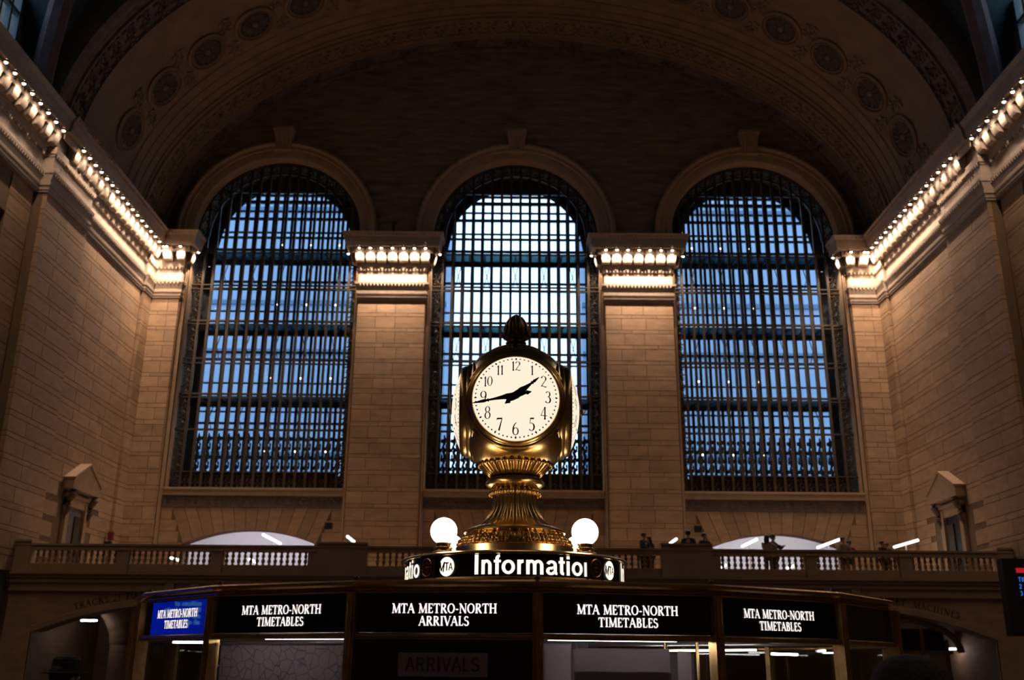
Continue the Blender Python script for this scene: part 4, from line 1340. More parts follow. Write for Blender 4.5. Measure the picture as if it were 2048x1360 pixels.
# ================================================================= INFORMATION BOOTH
AX, AY = -.117, 7.6
RB = 2.66
booth = empty('information_booth', (AX, AY, 0), 'many sided brass and glass information booth with black sign band', 'booth')
VT = [radians(2.2 + 20 * k) for k in range(18)]
def bpt(a, r, z): return (AX + r * sin(a), AY - r * cos(a), z)
def ring_poly(name, prof, m, parent=booth):
    mb = MB()
    n = 18
    for r, z in prof:
        for a in VT: mb.v.append(bpt(a, r, z))
    for i in range(len(prof) - 1):
        for k in range(n):
            k2 = (k + 1) % n
            mb.f.append((i * n + k, i * n + k2, (i + 1) * n + k2, (i + 1) * n + k))
    return mb.build(name, m, parent)
ring_poly('cornice', [(2.58, 2.060), (2.655, 2.062), (2.662, 2.072), (2.648, 2.078), (2.648, 2.088), (2.678, 2.094), (2.688, 2.104), (2.688, 2.118), (2.665, 2.128), (2.58, 2.13)], 'brassdk')
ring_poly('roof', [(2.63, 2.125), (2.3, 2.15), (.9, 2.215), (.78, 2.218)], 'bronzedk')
ring_poly('ceiling_panel', [(2.60, 1.88), (.56, 1.88)], 'white')
ring_poly('middle_rail', [(2.60, 1.845), (2.675, 1.848), (2.685, 1.856), (2.685, 1.868), (2.67, 1.874), (2.60, 1.876)], 'brassdk')
ring_poly('counter', [(2.3, 1.04), (2.85, 1.05), (2.88, 1.07), (2.88, 1.10), (2.3, 1.11)], 'marble')
ring_poly('base', [(2.72, 0), (2.72, .18), (2.66, .2), (2.66, 1.04), (2.3, 1.04)], 'stone')
for k, a in enumerate(VT):
    mb = MB()
    p = Vector(bpt(a, RB, 0)); 
    mt = Matrix.Translation((p.x, p.y, 1.58)) @ Matrix.Rotation(a, 4, 'Z')
    mb.xbox(mt, .05, .07, .97)
    mb.tube([bpt(a, RB + .035, 1.11), bpt(a, RB + .035, 2.06)], .016, 8)
    mb.build('post', 'brassdk', booth)
    q = Vector(bpt(a, RB - .02, 2.13))
    m2 = MB(); m2.tube([q, q + Vector((0, 0, .008))], .016, 8); m2.ball((q.x, q.y, q.z + .009), .014, n=8, m=5)
    m2.build('roof_knob', 'bronzedk', booth, True)
TXT = {16: None, 15: ('MTA METRO-NORTH', 'TIMETABLES'), 16: ('MTA METRO-NORTH', 'TIMETABLES'), 17: ('MTA METRO-NORTH', 'ARRIVALS'),
       0: ('MTA METRO-NORTH', 'TIMETABLES'), 1: ('MTA METRO-NORTH', 'TIMETABLES'), 14: ('MTA METRO-NORTH', 'TIMETABLES')}
for k in range(18):
    a0, a1 = VT[k], VT[(k + 1) % 18] + (2 * pi if k == 17 else 0)
    am = (a0 + a1) / 2
    rm = RB * cos(radians(10))
    w = 2 * RB * sin(radians(10)) - .05
    u = Vector((cos(am), sin(am), 0)); nrm = Vector((sin(am), -cos(am), 0))
    base = Vector((AX, AY, 0)) + nrm * rm
    def slab(name, r, th, z0, z1, m, wid=w, parent=booth, off=0.0):
        mt = Matrix.Translation(Vector((AX, AY, (z0 + z1) / 2)) + nrm * (r - th / 2) + u * off) @ Matrix.Rotation(am, 4, 'Z')
        me = MB().box(-wid / 2, wid / 2, -th / 2, th / 2, -(z1 - z0) / 2, (z1 - z0) / 2).mesh(name, m)
        return obj(name, me, parent, Matrix.Translation(-parent.matrix_world.translation) @ mt if parent is not booth else mt)
    sp = slab('sign_panel', rm, .02, 1.876, 2.06, 'black')
    if k in TXT and TXT[k]:
        mb = MB()
        letters(mb, TXT[k][0], SER, .046, plane_fn(base + nrm * .004 + Vector((0, 0, 1.968)), u, (0, 0, 1)), track=.02, wide=.9)
        letters(mb, TXT[k][1], SER, .045, plane_fn(base + nrm * .004 + Vector((0, 0, 1.909)), u, (0, 0, 1)), track=.02, wide=.9)
        mb.build('lettering', 'signlit', booth)
    front = k in (14, 15, 16, 17, 0, 1, 2)
    gl = slab('window_pane', rm - .005, .008, 1.11, 1.845, 'bglass' if k not in (17,) else 'black')
    if k == 16:      # street map poster
        slab('map_poster', rm - .03, .006, 1.12, 1.825, 'map', w - .04)
        slab('poster_clip', rm - .022, .012, 1.815, 1.83, 'paper2', w - .04)
    if k == 17:      # plaque
        slab('plaque', rm + .008, .012, 1.672, 1.782, 'greyplaque', .44)
        mb = MB()
        letters(mb, 'ARRIVALS', SAN, .064, plane_fn(base + nrm * .011 + Vector((0, 0, 1.697)), u, (0, 0, 1)), track=.06, bold=.8)
        mb.build('plaque_lettering', 'plaqueink', booth)
    if k == 0:       # pale notices
        slab('notice', rm - .04, .006, 1.12, 1.83, 'paper2', .13, off=-.35)
        slab('notice', rm - .05, .006, 1.12, 1.81, 'poster', .50, off=-.02)
        slab('notice', rm - .035, .006, 1.12, 1.70, 'paper2', .50, off=-.02)
        slab('notice', rm - .03, .006, 1.12, 1.80, 'paper2', .07, off=.30)
        slab('notice_clip', rm - .02, .014, 1.80, 1.838, 'white', .03, off=-.27)
MB().tube([(-2.28, 6.5, 1.842), (-2.02, 6.42, 1.842)], .007, 8).build('lamp_tube', 'tube', booth, True)
# inside of the booth: core with cabinets, lamps, leaflet racks
MB().lathe([(.55, 0), (.55, 1.99)], 18, (AX, AY, 0)).build('core', 'paper2', booth, True)
for a, b, rr, zz, rt in ((-36, -19, 2.36, 1.864, .015), (4, 21, 2.36, 1.864, .016), (50, 64, 2.05, 1.80, .008), (74, 84, 2.2, 1.83, .008), (100, 140, 1.9, 1.84, .008), (200, 240, 1.9, 1.84, .008)):  # tubes behind map and notices are added, hidden by the rail, to backlight them
    p, q = bpt(radians(a), rr, zz), bpt(radians(b), rr, zz)
    MB().tube([p, q], rt, 8).build('lamp_tube', 'tube', booth, True)
for a, z0, z1 in ((-50, 1.1, 1.70), (30, 1.1, 1.62), (52, 1.1, 1.60)):
    p = Vector(bpt(radians(a), 2.25, 0))
    mb = MB()
    mb.xbox(Matrix.Translation((p.x, p.y, (z0 + z1) / 2)) @ Matrix.Rotation(radians(a), 4, 'Z'), .30, .10, z1 - z0)
    mb.build('leaflet_rack', 'blue' if a < 0 else 'darkdoor', booth)
    mb = MB()
    mb.xbox(Matrix.Translation((p.x, p.y, z1 + .006)) @ Matrix.Rotation(radians(a), 4, 'Z'), .31, .11, .012)
    mb.build('rack_top', 'white', booth)
for a in (37, 49, 59):
    mb = MB(); mb.tube([bpt(radians(a), 1.55, 1.1), bpt(radians(a), 1.55, 1.88)], .012, 8)
    mb.build('inner_post', 'brass', booth, True)
mb = MB()
for a in (38, 55):
    mb.xbox(Matrix.Translation(bpt(radians(a), 1.3, 1.6)) @ Matrix.Rotation(radians(a), 4, 'Z'), .5, .05, .40)
mb.build('monitor_back', 'cloth_g', booth)

# ---------------------------------------------------------------- round sign above the booth
drum = empty('information_sign', (AX, AY, 2.2), 'round brass sign drum reading Information in lit letters', 'sign')
RD = .82
MB().lathe([(.80, 2.225), (.835, 2.23), (.84, 2.25), (.84, 2.275), (.83, 2.29)], 96, (AX, AY, 0)).build('lower_ring', 'brassdk', drum, True)
MB().lathe([(.83, 2.437), (.845, 2.442), (.85, 2.452), (.84, 2.462), (.80, 2.468), (.3, 2.472)], 96, (AX, AY, 0)).build('upper_ring', 'brass', drum, True)
MB().lathe([(RD, 2.285), (RD, 2.44)], 96, (AX, AY, 0), cap=False).build('sign_band', 'blackm', drum, True)
def cyl_fn(a_c, r, z0):
    return lambda x, y: (AX + r * sin(a_c + x / r), AY - r * cos(a_c + x / r), z0 + y)
for q in range(4):
    A = radians(-47.5 + 90 * q)
    mb = MB()
    letters(mb, 'Information', SAN, .131, cyl_fn(A + radians(27.2), RD + .004, 2.303), x0=0, wide=1.07)
    mb.build('lettering', 'infolit', drum)
    mb = MB()
    fn = cyl_fn(A + radians(12.5), RD + .004, 2.362)
    mb.v.append(fn(0, 0)); mb.v += [fn(.066 * cos(2 * pi * j / 32), .066 * sin(2 * pi * j / 32)) for j in range(32)]
    mb.f += [(0, 1 + j, 1 + (j + 1) % 32) for j in range(32)]
    mb.build('logo_disc', 'infolit', drum)
    mb = MB()
    letters(mb, 'M', SAN, .068, cyl_fn(A + radians(12.5), RD + .007, 2.326), x0=-.072, slant=.15, wide=.85, bold=1.25)
    letters(mb, 'T', SAN, .056, cyl_fn(A + radians(12.5), RD + .007, 2.334), x0=-.014, wide=.95, bold=1.2)
    letters(mb, 'A', SAN, .050, cyl_fn(A + radians(12.5), RD + .007, 2.336), x0=.020, wide=.95, bold=1.2)
    mb.build('logo_letters', 'blackm', drum)
    mb = MB()
    mb.grid(lambda u_, v_: cyl_fn(A, RD + .012, 2.29)((u_ - .5) * .15, v_ * .147), 6, 1)
    for sx in (-.075, .075):
        mb.tube([cyl_fn(A, RD + .012, 0)(sx, 2.288), cyl_fn(A, RD + .012, 0)(sx, 2.44)], .008, 6)
    pl = mb.build('plaque', 'bronzedk', drum)
    fn = cyl_fn(A, RD + .018, 2.363)
    m2 = MB()
    m2.tube([fn(.055 * cos(2 * pi * j / 24), .06 * sin(2 * pi * j / 24)) for j in range(24)], .006, 6, close=True)
    for j in range(10):
        c = fn(.03 * cos(2 * pi * j / 10), .032 * sin(2 * pi * j / 10))
        m2.ball(c, .011, n=6, m=4)
    m2.ball(fn(0, 0), .012, n=8, m=5)
    m2.build('medallion', 'brassrel', pl)

# ---------------------------------------------------------------- globe lamps on the drum
for i, (a, lab) in enumerate(((-45, 'glowing white globe lamp on the sign drum, front left of the clock'), (44, 'glowing white globe lamp on the sign drum, front right of the clock'),
                              (135, 'glowing white globe lamp half hidden behind the right front globe'), (-135, 'glowing white globe lamp half hidden behind the left front globe'))):
    x, y = AX + .72 * sin(radians(a)), AY - .72 * cos(radians(a))
    o = empty('globe_lamp', (x, y, 2.474), lab, 'lamp', 'globe lamps on the sign drum')
    MB().lathe([(.075, 2.474), (.078, 2.478), (.066, 2.482), (.060, 2.496), (.067, 2.500), (.067, 2.508), (.052, 2.514), (.050, 2.530), (.058, 2.534), (.058, 2.540)], 28, (x, y, 0)).build('base', 'brass', o, True)
    MB().ball((x, y, 2.625), .096, n=32, m=20).build('globe', 'globe', o, True)

# ================================================================= THE CLOCK
clock = empty('clock', (AX, AY, 2.47), 'four faced brass clock with lit opal dials on a fluted pedestal', 'clock')
def cl(name, prof, m, n=64, mod=None, parent=clock):
    return MB().lathe(prof, n, (AX, AY, 0), mod).build(name, m, parent, True)
cl('plinth', [(.462, 2.475), (.468, 2.478), (.455, 2.482), (.452, 2.487), (.452, 2.556), (.445, 2.562), (.42, 2.566)], 'brass', 96)
# ring of acanthus leaves
cl('leaf_ring', [(.425, 2.562), (.432, 2.572), (.418, 2.60), (.395, 2.630), (.372, 2.652), (.360, 2.658)], 'brassrel', 192,
   lambda r, z, a, i: r + (.010 * abs(sin(a * 16)) + .006 * sin(a * 48 + i * 1.3)) * (1 if 0 < i < 5 else 0))
lm = MB()
for k in range(36):
    a = 2 * pi * k / 36
    for (r, z, s) in ((.436, 2.580, .016), (.424, 2.604, .018), (.404, 2.630, .015)):
        for da in (-.035, .035):
            lm.ball((AX + r * sin(a + da), AY - r * cos(a + da), z), s * .7, n=6, m=4)
    lm.tube([(AX + r * sin(a + .087), AY - r * cos(a + .087), z) for r, z in ((.43, 2.57), (.425, 2.60), (.40, 2.63), (.372, 2.655))], .007, 5)
tag(lm.build('leaf_relief', 'brassrel', clock, True), kind='stuff')
cl('base_ring', [(.355, 2.655), (.378, 2.660), (.388, 2.670), (.385, 2.684), (.365, 2.698), (.33, 2.712), (.31, 2.716)], 'brass', 96)
NF = 26
cl('fluted_stem', [(.315, 2.712), (.285, 2.728), (.252, 2.752), (.222, 2.785), (.200, 2.82), (.184, 2.86), (.176, 2.90), (.173, 2.94), (.176, 2.965), (.184, 2.985), (.190, 2.995), (.17, 3.005)], 'brass', 240,
   lambda r, z, a, i: r * (1 - .13 * (1 - abs(sin(a * NF / 2)) ** .6)))
cap_ = MB()
for k in range(NF):
    a = 2 * pi * (k + .5) / NF
    cap_.ball((AX + .193 * sin(a), AY - .193 * cos(a), 2.978), .020, .020, .022, 8, 6)
    cap_.ball((AX + .186 * sin(a), AY - .186 * cos(a), 2.998), .013, .013, .015, 6, 5)
tag(cap_.build('bead_ring', 'brassrel', clock, True), kind='stuff')
cl('collar', [(.165, 3.000), (.175, 3.012), (.205, 3.026), (.226, 3.040), (.232, 3.052), (.228, 3.062), (.214, 3.068), (.214, 3.084), (.205, 3.090), (.17, 3.094)], 'brass', 96)
cl('neck', [(.19, 3.088), (.19, 3.112), (.205, 3.12)], 'blackm', 64)
NP_ = 32
cl('petal_cup', [(.195, 3.108), (.205, 3.110), (.232, 3.135), (.262, 3.165), (.286, 3.188), (.292, 3.198), (.278, 3.204)], 'brassrel', 256,
   lambda r, z, a, i: r * (1 - .06 * (1 - abs(sin(a * NP_ / 2)) ** .7)) )
pt = MB()
for k in range(NP_):
    a = 2 * pi * (k + .5) / NP_
    pt.ball((AX + .281 * sin(a), AY - .281 * cos(a), 3.196), .022, .022, .018, 8, 6)
tag(pt.build('petal_tips', 'brassrel', clock, True), kind='stuff')
HW = [(.235, 3.185), (.285, 3.205), (.335, 3.24), (.375, 3.29), (.400, 3.35), (.412, 3.43), (.416, 3.52), (.416, 3.63), (.412, 3.74), (.404, 3.82), (.388, 3.90), (.362, 3.97), (.322, 4.03), (.268, 4.08), (.21, 4.115), (.19, 4.12), (.185, 4.135), (.15, 4.145), (.10, 4.155)]
bd = MB()
ns = 128
for w, z in HW:
    for k in range(ns):
        a = 2 * pi * k / ns
        p = 2.3 + .9 * max(0.0, 1 - ((z - 3.64) / .42) ** 2)
        rr = w * (abs(cos(a)) ** p + abs(sin(a)) ** p) ** (-1 / p)
        bd.v.append((AX + rr * sin(a), AY - rr * cos(a), z))
for i in range(len(HW) - 1):
    for k in range(ns):
        k2 = (k + 1) % ns
        bd.f.append((i * ns + k, i * ns + k2, (i + 1) * ns + k2, (i + 1) * ns + k))
bd.build('case', 'brass', clock, True)
cl('crown_ring', [(.20, 4.108), (.212, 4.114), (.212, 4.124), (.19, 4.132), (.16, 4.140), (.158, 4.150), (.12, 4.158)], 'bronzedk', 96,
   lambda r, z, a, i: r * (1 + .02 * sin(a * 40)))
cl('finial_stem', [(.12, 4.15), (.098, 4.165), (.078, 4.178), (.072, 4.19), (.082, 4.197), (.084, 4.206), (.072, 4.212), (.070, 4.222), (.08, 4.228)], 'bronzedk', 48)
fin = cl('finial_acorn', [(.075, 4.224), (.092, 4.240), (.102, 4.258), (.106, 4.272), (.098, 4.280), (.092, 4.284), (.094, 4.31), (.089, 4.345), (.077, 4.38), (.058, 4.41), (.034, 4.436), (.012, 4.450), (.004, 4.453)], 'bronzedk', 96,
   lambda r, z, a, i: r * (1 - .05 * (1 - abs(sin(a * 6)))) )
fl_ = MB()
for k in range(12):
    a = 2 * pi * k / 12
    fl_.ball((AX + .104 * sin(a), AY - .104 * cos(a), 4.268), .016, .016, .022, 6, 5)
    fl_.tube([(AX + r * sin(a), AY - r * cos(a), z) for r, z in ((.096, 4.29), (.094, 4.33), (.082, 4.375), (.05, 4.42))], .008, 5)
tag(fl_.build('finial_leaves', 'bronzedk', clock, True), kind='stuff')

# dials
RDL, SAG, D0, ZC = .327, .080, .427, 3.632
RS = (RDL ** 2 + SAG ** 2) / (2 * SAG)
def capz(r): return sqrt(max(0, RS * RS - min(r, RDL) ** 2)) - (RS - SAG)
hand_ang_m = radians(258.2); hand_ang_h = radians(51.2)
def prism_strip(mb, pts, ws, fn, lift, th):
    n = len(pts)
    L = []; R = []
    for i in range(n):
        ax, ay = pts[max(i - 1, 0)]; bx, by = pts[min(i + 1, n - 1)]
        dx, dy = bx - ax, by - ay; d = sqrt(dx * dx + dy * dy) or 1
        nx, ny = -dy / d * ws[i] / 2, dx / d * ws[i] / 2
        L.append((pts[i][0] + nx, pts[i][1] + ny)); R.append((pts[i][0] - nx, pts[i][1] - ny))
    b = len(mb.v)
    for h in (lift, lift + th):
        mb.v += [fn(x, y, h) for x, y in L] + [fn(x, y, h) for x, y in R]
    m = 2 * n
    for i in range(n - 1):
        mb.f += [(b + i, b + n + i, b + n + i + 1, b + i + 1), (b + m + i, b + m + i + 1, b + m + n + i + 1, b + m + n + i),
                 (b + i, b + i + 1, b + m + i + 1, b + m + i), (b + n + i, b + m + n + i, b + m + n + i + 1, b + n + i + 1)]
for q, side in enumerate(('front', 'right', 'back', 'left')):
    A = radians(90 * q)
    d = Vector((sin(A), -cos(A), 0)); u = Vector((cos(A), sin(A), 0)); O = Vector((AX, AY, ZC))
    def on_dial(x, y, lift=0.0):
        return tuple(O + d * (D0 + capz(sqrt(x * x + y * y)) + lift) + u * x + Vector((0, 0, y)))
    def flat(x, y, lift=0.0):
        return tuple(O + d * (D0 + lift) + u * x + Vector((0, 0, y)))
    # bezel
    prof = [(.385, .28), (.402, .315), (.400, .332), (.390, .342), (.385, .336), (.381, .340), (.380, .360), (.370, .380), (.364, .374), (.361, .376), (.360, .400), (.350, .424), (.340, .432), (.332, .430), (.326, .424)]
    bz = MB(); N = 96
    for r, dep in prof:
        for k in range(N):
            a = 2 * pi * k / N
            bz.v.append(tuple(O + d * dep + u * (r * sin(a)) + Vector((0, 0, r * cos(a)))))
    for i in range(len(prof) - 1):
        for k in range(N):
            k2 = (k + 1) % N
            bz.f.append((i * N + k, i * N + k2, (i + 1) * N + k2, (i + 1) * N + k))
    bz.build('bezel', 'brass', clock, True)
    # convex opal glass
    gl = MB(); rings = 10
    for i in range(rings + 1):
        r = RDL * i / rings + 1e-4
        for k in range(64):
            a = 2 * pi * k / 64
            gl.v.append(on_dial(r * sin(a), r * cos(a)))
    for i in range(rings):
        for k in range(64):
            k2 = (k + 1) % 64
            gl.f.append((i * 64 + k, i * 64 + k2, (i + 1) * 64 + k2, (i + 1) * 64 + k))
    dial = gl.build('dial', 'dial', clock, True)
    # numerals and minute marks
    mb = MB()
    for h in range(1, 13):
        a = radians(30 * h); rn = .243
        cx, cy = rn * sin(a), rn * cos(a)
        hh = .090 if h not in (10, 11, 12, 1) else .080
        letters(mb, str(h), DIG, hh, lambda x, y, cx=cx, cy=cy, hh=hh: on_dial(cx + x, cy + y - hh / 2, .002), wide=.92, bold=1.6, track=-.02)
    mb.build('numerals', 'inkred', dial)
    mb = MB()
    for k in range(60):
        a = radians(6 * k); s = .0095 if k % 5 == 0 else .0062
        cx, cy = .305 * sin(a), .305 * cos(a)
        e1 = (sin(a), cos(a)); e2 = (cos(a), -sin(a))
        b = len(mb.v)
        for ex, ey in ((1.3, 0), (0, .8), (-1.3, 0), (0, -.8)) if k % 5 == 0 else ((.8, .8), (-.8, .8), (-.8, -.8), (.8, -.8)):
            mb.v.append(on_dial(cx + s * (e1[0] * ex + e2[0] * ey), cy + s * (e1[1] * ex + e2[1] * ey), .002))
        mb.f.append((b, b + 1, b + 2, b + 3))
    mb.build('minute_marks', 'ink', dial)
    # hands
    for nm, ang, pw, lf in (('minute_hand', hand_ang_m, [(-.118, .004), (-.100, .016), (-.085, .030), (-.078, .016), (-.06, .022), (-.03, .034), (0, .040), (.035, .034), (.07, .036), (.10, .026), (.16, .015), (.205, .011), (.212, .024), (.219, .011), (.24, .020), (.27, .016), (.33, .003)], .104),
                            ('hour_hand', hand_ang_h, [(-.105, .004), (-.088, .018), (-.072, .036), (-.062, .020), (-.04, .034), (0, .050), (.04, .044), (.06, .046), (.09, .030), (.13, .017), (.150, .012), (.156, .026), (.163, .012), (.175, .020), (.222, .003)], .092)):
        mb = MB()
        prism_strip(mb, [(t * sin(ang), t * cos(ang)) for t, _ in pw], [w_ * 1.2 for _, w_ in pw], flat, lf, .005)
        mb.build(nm, 'ink', clock)
    mb = MB()
    n = 20
    for h in (.070, .112):
        mb.v += [flat(.022 * sin(2 * pi * k / n), .022 * cos(2 * pi * k / n), h) for k in range(n)]
    mb.f += [(k, (k + 1) % n, n + (k + 1) % n, n + k) for k in range(n)] + [tuple(range(n, 2 * n))]
    mb.build('hand_hub', 'ink', clock)
    # paired vertical fillets between the dials
    for sgn in (-1,):
        pts = []
        for z in [3.38 + .50 * j / 12 for j in range(13)]:
            w_ = .405 - .03 * abs((z - 3.63) / .25) ** 2
            a2 = A + radians(45)
            p = 3.1
            rr = w_ * (2 * cos(radians(45)) ** p) ** (-1 / p) + .012
            pts.append((AX + rr * sin(a2), AY - rr * cos(a2), z))
        f2 = MB(); f2.tube(pts, [.004] + [.016] * 11 + [.004], 8)
        f2.build('corner_rib', 'brass', clock, True)

# big advertising screen on the left wall (its blue light falls on the booth)
o = empty('digital_screen', (-18.2, 12.9, 2.0), 'large blue digital screen standing against the left wall', 'display')
sx = -17.6
MB().box(sx - .2, sx, 11.95, 14.6, 1.9, 4.5).build('cabinet', 'blackm', o)
MB().box(sx, sx + .01, 12.02, 14.5, 2.13, 4.4).build('screen', 'screen', o)
MB().box(sx - .2, sx, 12.2, 12.5, 0, 1.9).build('post', 'blackm', o)
MB().box(sx - .2, sx, 14.0, 14.3, 0, 1.9).build('post', 'blackm', o)
mb = MB()
for i, tx in enumerate(('millions of', 'flyers navigate', 'our videos.', 'all out.')):
    letters(mb, tx, SAN, .102, plane_fn((sx + .02, 12.13, 2.81 - .128 * i), (0, 1, 0), (0, 0, 1)), x0=0)
mb.build('screen_text', 'screentext', o)

# ================================================================= PEOPLE
def skin_mesh(name, V, Ed, root, m, parent, sub=2):
    me = bpy.data.meshes.new(name)
    me.from_pydata([v[0] for v in V], Ed, [])
    me.materials.append(M[m])
    o = obj(name, me, parent)
    sk = o.modifiers.new('skin', 'SKIN'); sk.use_smooth_shade = True
    for i, v in enumerate(V):
        r = v[1]
        me.skin_vertices[0].data[i].radius = r if isinstance(r, tuple) else (r, r)
        me.skin_vertices[0].data[i].use_root = (i == root)
    sb = o.modifiers.new('sub', 'SUBSURF'); sb.levels = sub; sb.render_levels = sub
    return o
def person(loc, face, height, label, top='cloth_k', legs='cloth_k', hair='hair', hat=None, lean=0.0, pose='rail', long_hair=False, group=None):
    """standing figure; face: heading angle (0 looks towards -Y)"""
    o = empty('person', (0, 0, 0), label, 'person', group)
    k = height / 1.75
    S = []      # joints in local space: x right, y = -forward, z up
    f = lean
    sh_z, hip_z = 1.43, .93
    def P(x, y, z): return (x * k, y * k, z * k)
    tors = lambda t: -f * t
    J = {'pel': (P(0, 0, .95), (.15 * k, .11 * k)), 'wai': (P(0, tors(.3), 1.12), (.13 * k, .10 * k)), 'che': (P(0, tors(.7), 1.32), (.165 * k, .115 * k)),
         'nec': (P(0, tors(.95), 1.48), .06 * k), 'nk2': (P(0, tors(1.05), 1.54), .052 * k), 'jaw': (P(0, tors(1.1) - .01, 1.595), (.066 * k, .082 * k)), 'hed': (P(0, tors(1.1), 1.66), (.078 * k, .096 * k)), 'top': (P(0, tors(1.08), 1.725), (.052 * k, .066 * k)),
         'nos': (P(0, tors(1.1) - .115, 1.63), .012 * k)}
    for s, n_ in ((-1, 'l'), (1, 'r')):
        J['sho' + n_] = (P(s * .19, tors(.9), 1.42), .062 * k)
        if pose == 'rail':
            el = P(s * .27, tors(.6) - .10, 1.18); wr = P(s * .14, tors(.6) - .33, 1.12)
        elif pose == 'hug':
            el = P(s * .28, tors(.6) - .16, 1.25); wr = P(s * .10, tors(.6) - .36, 1.30)
        else:
            el = P(s * .25, tors(.5) + .02, 1.14); wr = P(s * .26, tors(.3) - .08, .90)
        J['elb' + n_] = (el, .043 * k); J['wri' + n_] = (wr, .028 * k)
        wv = Vector(wr); dv = (wv - Vector(el)).normalized()
        pal = wv + dv * .07 * k
        J['pal' + n_] = (tuple(pal), (.034 * k, .022 * k))
        side = dv.cross(Vector((0, 0, 1))).normalized()
        for i, (off, L) in enumerate(((-.028, .060), (-.010, .075), (.010, .082), (.028, .072))):
            b0 = pal + side * off * k + dv * .035 * k
            J['f%d%s' % (i, n_)] = (tuple(b0), .010 * k)
            J['g%d%s' % (i, n_)] = (tuple(b0 + dv * L * .55 * k + Vector((0, 0, -.015 * k))), .009 * k)
            J['h%d%s' % (i, n_)] = (tuple(b0 + dv * L * .95 * k + Vector((0, 0, -.035 * k))), .007 * k)
        J['t0' + n_] = (tuple(wv + dv * .03 * k - side * s * .035 * k), .012 * k)
        J['t1' + n_] = (tuple(wv + dv * .075 * k - side * s * .062 * k), .009 * k)
        J['hip' + n_] = (P(s * .10, 0, .90), .085 * k); J['kne' + n_] = (P(s * .11, -.02, .50), .058 * k); J['ank' + n_] = (P(s * .11, .02, .09), .040 * k)
        J['toe' + n_] = (P(s * .12, -.15, .035), (.040 * k, .03 * k))
    chain = ['pel-wai', 'wai-che', 'che-nec', 'nec-nk2', 'nk2-jaw', 'jaw-hed', 'hed-top', 'hed-nos']
    for n_ in 'lr':
        chain += ['che-sho' + n_, 'sho%s-elb%s' % (n_, n_), 'elb%s-wri%s' % (n_, n_), 'wri%s-pal%s' % (n_, n_), 'pel-hip' + n_, 'hip%s-kne%s' % (n_, n_), 'kne%s-ank%s' % (n_, n_), 'ank%s-toe%s' % (n_, n_), 'wri%s-t0%s' % (n_, n_), 't0%s-t1%s' % (n_, n_)]
        for i in range(4):
            chain += ['pal%s-f%d%s' % (n_, i, n_), 'f%d%s-g%d%s' % (i, n_, i, n_), 'g%d%s-h%d%s' % (i, n_, i, n_)]
    def make(name, edges, m, grow, sub=2, stretch=None):
        use = []
        for e in edges:
            for q in e.split('-'):
                if q not in use: use.append(q)
        V = []
        for q in use:
            r = J[q][1]
            r = r if isinstance(r, tuple) else (r, r)
            V.append((J[q][0], (r[0] + grow, r[1] + grow)))
        E_ = [(use.index(e.split('-')[0]), use.index(e.split('-')[1])) for e in edges]
        return skin_mesh(name, V, E_, use.index('pel') if 'pel' in use else 0, m, o, sub)
    make('body', chain, 'skin', 0)
    make('jacket', ['pel-wai', 'wai-che', 'che-nec'] + sum([['che-sho' + n_, 'sho%s-elb%s' % (n_, n_), 'elb%s-wri%s' % (n_, n_)] for n_ in 'lr'], []), top, .022 * k)
    make('trousers', sum([['pel-hip' + n_, 'hip%s-kne%s' % (n_, n_), 'kne%s-ank%s' % (n_, n_)] for n_ in 'lr'], []), legs, .016 * k)
    for n_ in 'lr':
        a = Vector(J['ank' + n_][0]); t = Vector(J['toe' + n_][0])
        mb = MB(); mb.ball(((a.x + t.x) / 2, (a.y + t.y) / 2 + .01, .045 * k), .05 * k, .14 * k, .05 * k, 12, 8); mb.build('shoe', 'cloth_k', o, True)
    h = Vector(J['hed'][0])
    for s in (-1, 1):
        MB().ball((h.x + s * .036 * k, h.y - .094 * k, h.z), .011 * k, n=8, m=6).build('eye', 'white', o, True)
        MB().ball((h.x + s * .096 * k, h.y + .01 * k, h.z - .015 * k), .012 * k, .024 * k, .034 * k, 8, 6).build('ear', 'skin', o, True)
    MB().ball((h.x, h.y - .088 * k, h.z - .065 * k), .024 * k, .010 * k, .007 * k, 8, 5).build('mouth', 'exitred', o, True)
    # hair: shell over the back and top of the skull
    mb = MB(); mb.ball((h.x, h.y + .022 * k, h.z + .035 * k), .108 * k, .118 * k, .105 * k, 18, 12)
    if long_hair:
        mb.ball((h.x, h.y + .05 * k, h.z - .09 * k), .115 * k, .075 * k, .19 * k, 14, 10)
    mb.build('hair', hair, o, True)
    if hat == 'beanie':
        mb = MB()
        mb.lathe([(.118 * k, .0), (.124 * k, .015 * k), (.124 * k, .05 * k), (.118 * k, .055 * k), (.117 * k, .085 * k), (.104 * k, .125 * k), (.078 * k, .152 * k), (.042 * k, .168 * k), (.004, .172 * k)], 28, (h.x, h.y + .015 * k, h.z - .005 * k))
        mb.build('beanie', 'knit', o, True)
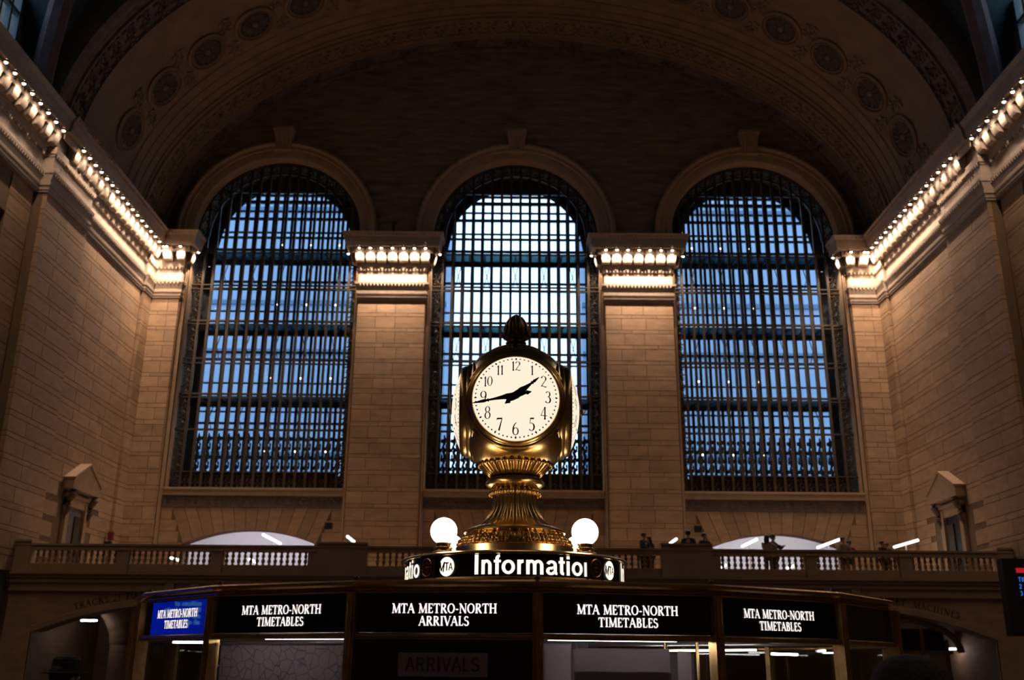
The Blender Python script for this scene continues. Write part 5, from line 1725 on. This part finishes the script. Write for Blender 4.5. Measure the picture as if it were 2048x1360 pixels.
    if hat == 'brim':
        mb = MB()
        mb.lathe([(.17 * k, .035 * k), (.172 * k, .042 * k), (.118 * k, .05 * k), (.112 * k, .06 * k), (.106 * k, .14 * k), (.085 * k, .16 * k), (.004, .165 * k)], 28, (h.x, h.y + .01 * k, h.z))
        mb.build('hat', 'cloth_k', o, True)
    o.matrix_basis = Matrix.Translation(loc) @ Matrix.Rotation(face, 4, 'Z')
    for ch in o.children:
        ch.matrix_parent_inverse = Matrix.Identity(4)
    return o
yb = YBAL + .95
G = 'people at the balcony rail'
person((4.82, yb, ZBAL), .9, 1.66, 'person in dark coat by the balustrade, turned right, left of a pair', top='cloth_k', lean=.06, group=G)
person((5.16, yb + .62, ZBAL), -.8, 1.60, 'long haired person in dark clothes beside the pair left of the right pedestal', long_hair=True, lean=.05, group=G)
person((6.52, yb, ZBAL), 2.9, 1.77, 'broad dark person behind the middle of the right pedestal', top='cloth_k', lean=.05, group=G)
person((7.12, yb + .1, ZBAL), .4, 1.68, 'dark haired person behind the right end of the pedestal', top='cloth_b', lean=.05, group=G)
person((9.50, yb + .05, ZBAL), pi - .8, 1.62, 'person in pale coat embracing a dark figure before the right lit arch', top='cloth_g', pose='hug', long_hair=True, group=G)
person((9.90, yb + .75, ZBAL), .9, 1.74, 'tall dark person embracing someone in a pale coat', top='cloth_k', pose='hug', group=G)
person((12.42, yb + .3, ZBAL), .3, 1.60, 'person in grey near the right lamp bar at the rail', top='cloth_g', group=G)
person((12.86, yb + .95, ZBAL), -.3, 1.55, 'person in a red jacket at the balcony rail', top='cloth_r', group=G)
person((13.78, yb, ZBAL), .5, 1.44, 'short dark person, left of two at the far right rail', group=G)
person((14.15, yb + .62, ZBAL), -.5, 1.43, 'short dark person, right of two at the far right rail', top='cloth_b', group=G)
F = 'people standing in front of the booth'
person((.97, 2.9, 0), pi, 1.70, 'person in grey knitted beanie close by at bottom right', top='cloth_b', hat='beanie', pose='stand', group=F)
person((-3.57, 8.0, 0), pi - .5, 1.68, 'person in dark brimmed hat at bottom left', top='cloth_k', hat='brim', pose='stand', group=F)
person((3.95, 7.6, 0), pi, 1.70, 'dark haired person at the bottom right edge', top='cloth_k', pose='stand', group=F)

bpy.context.view_layer.update()
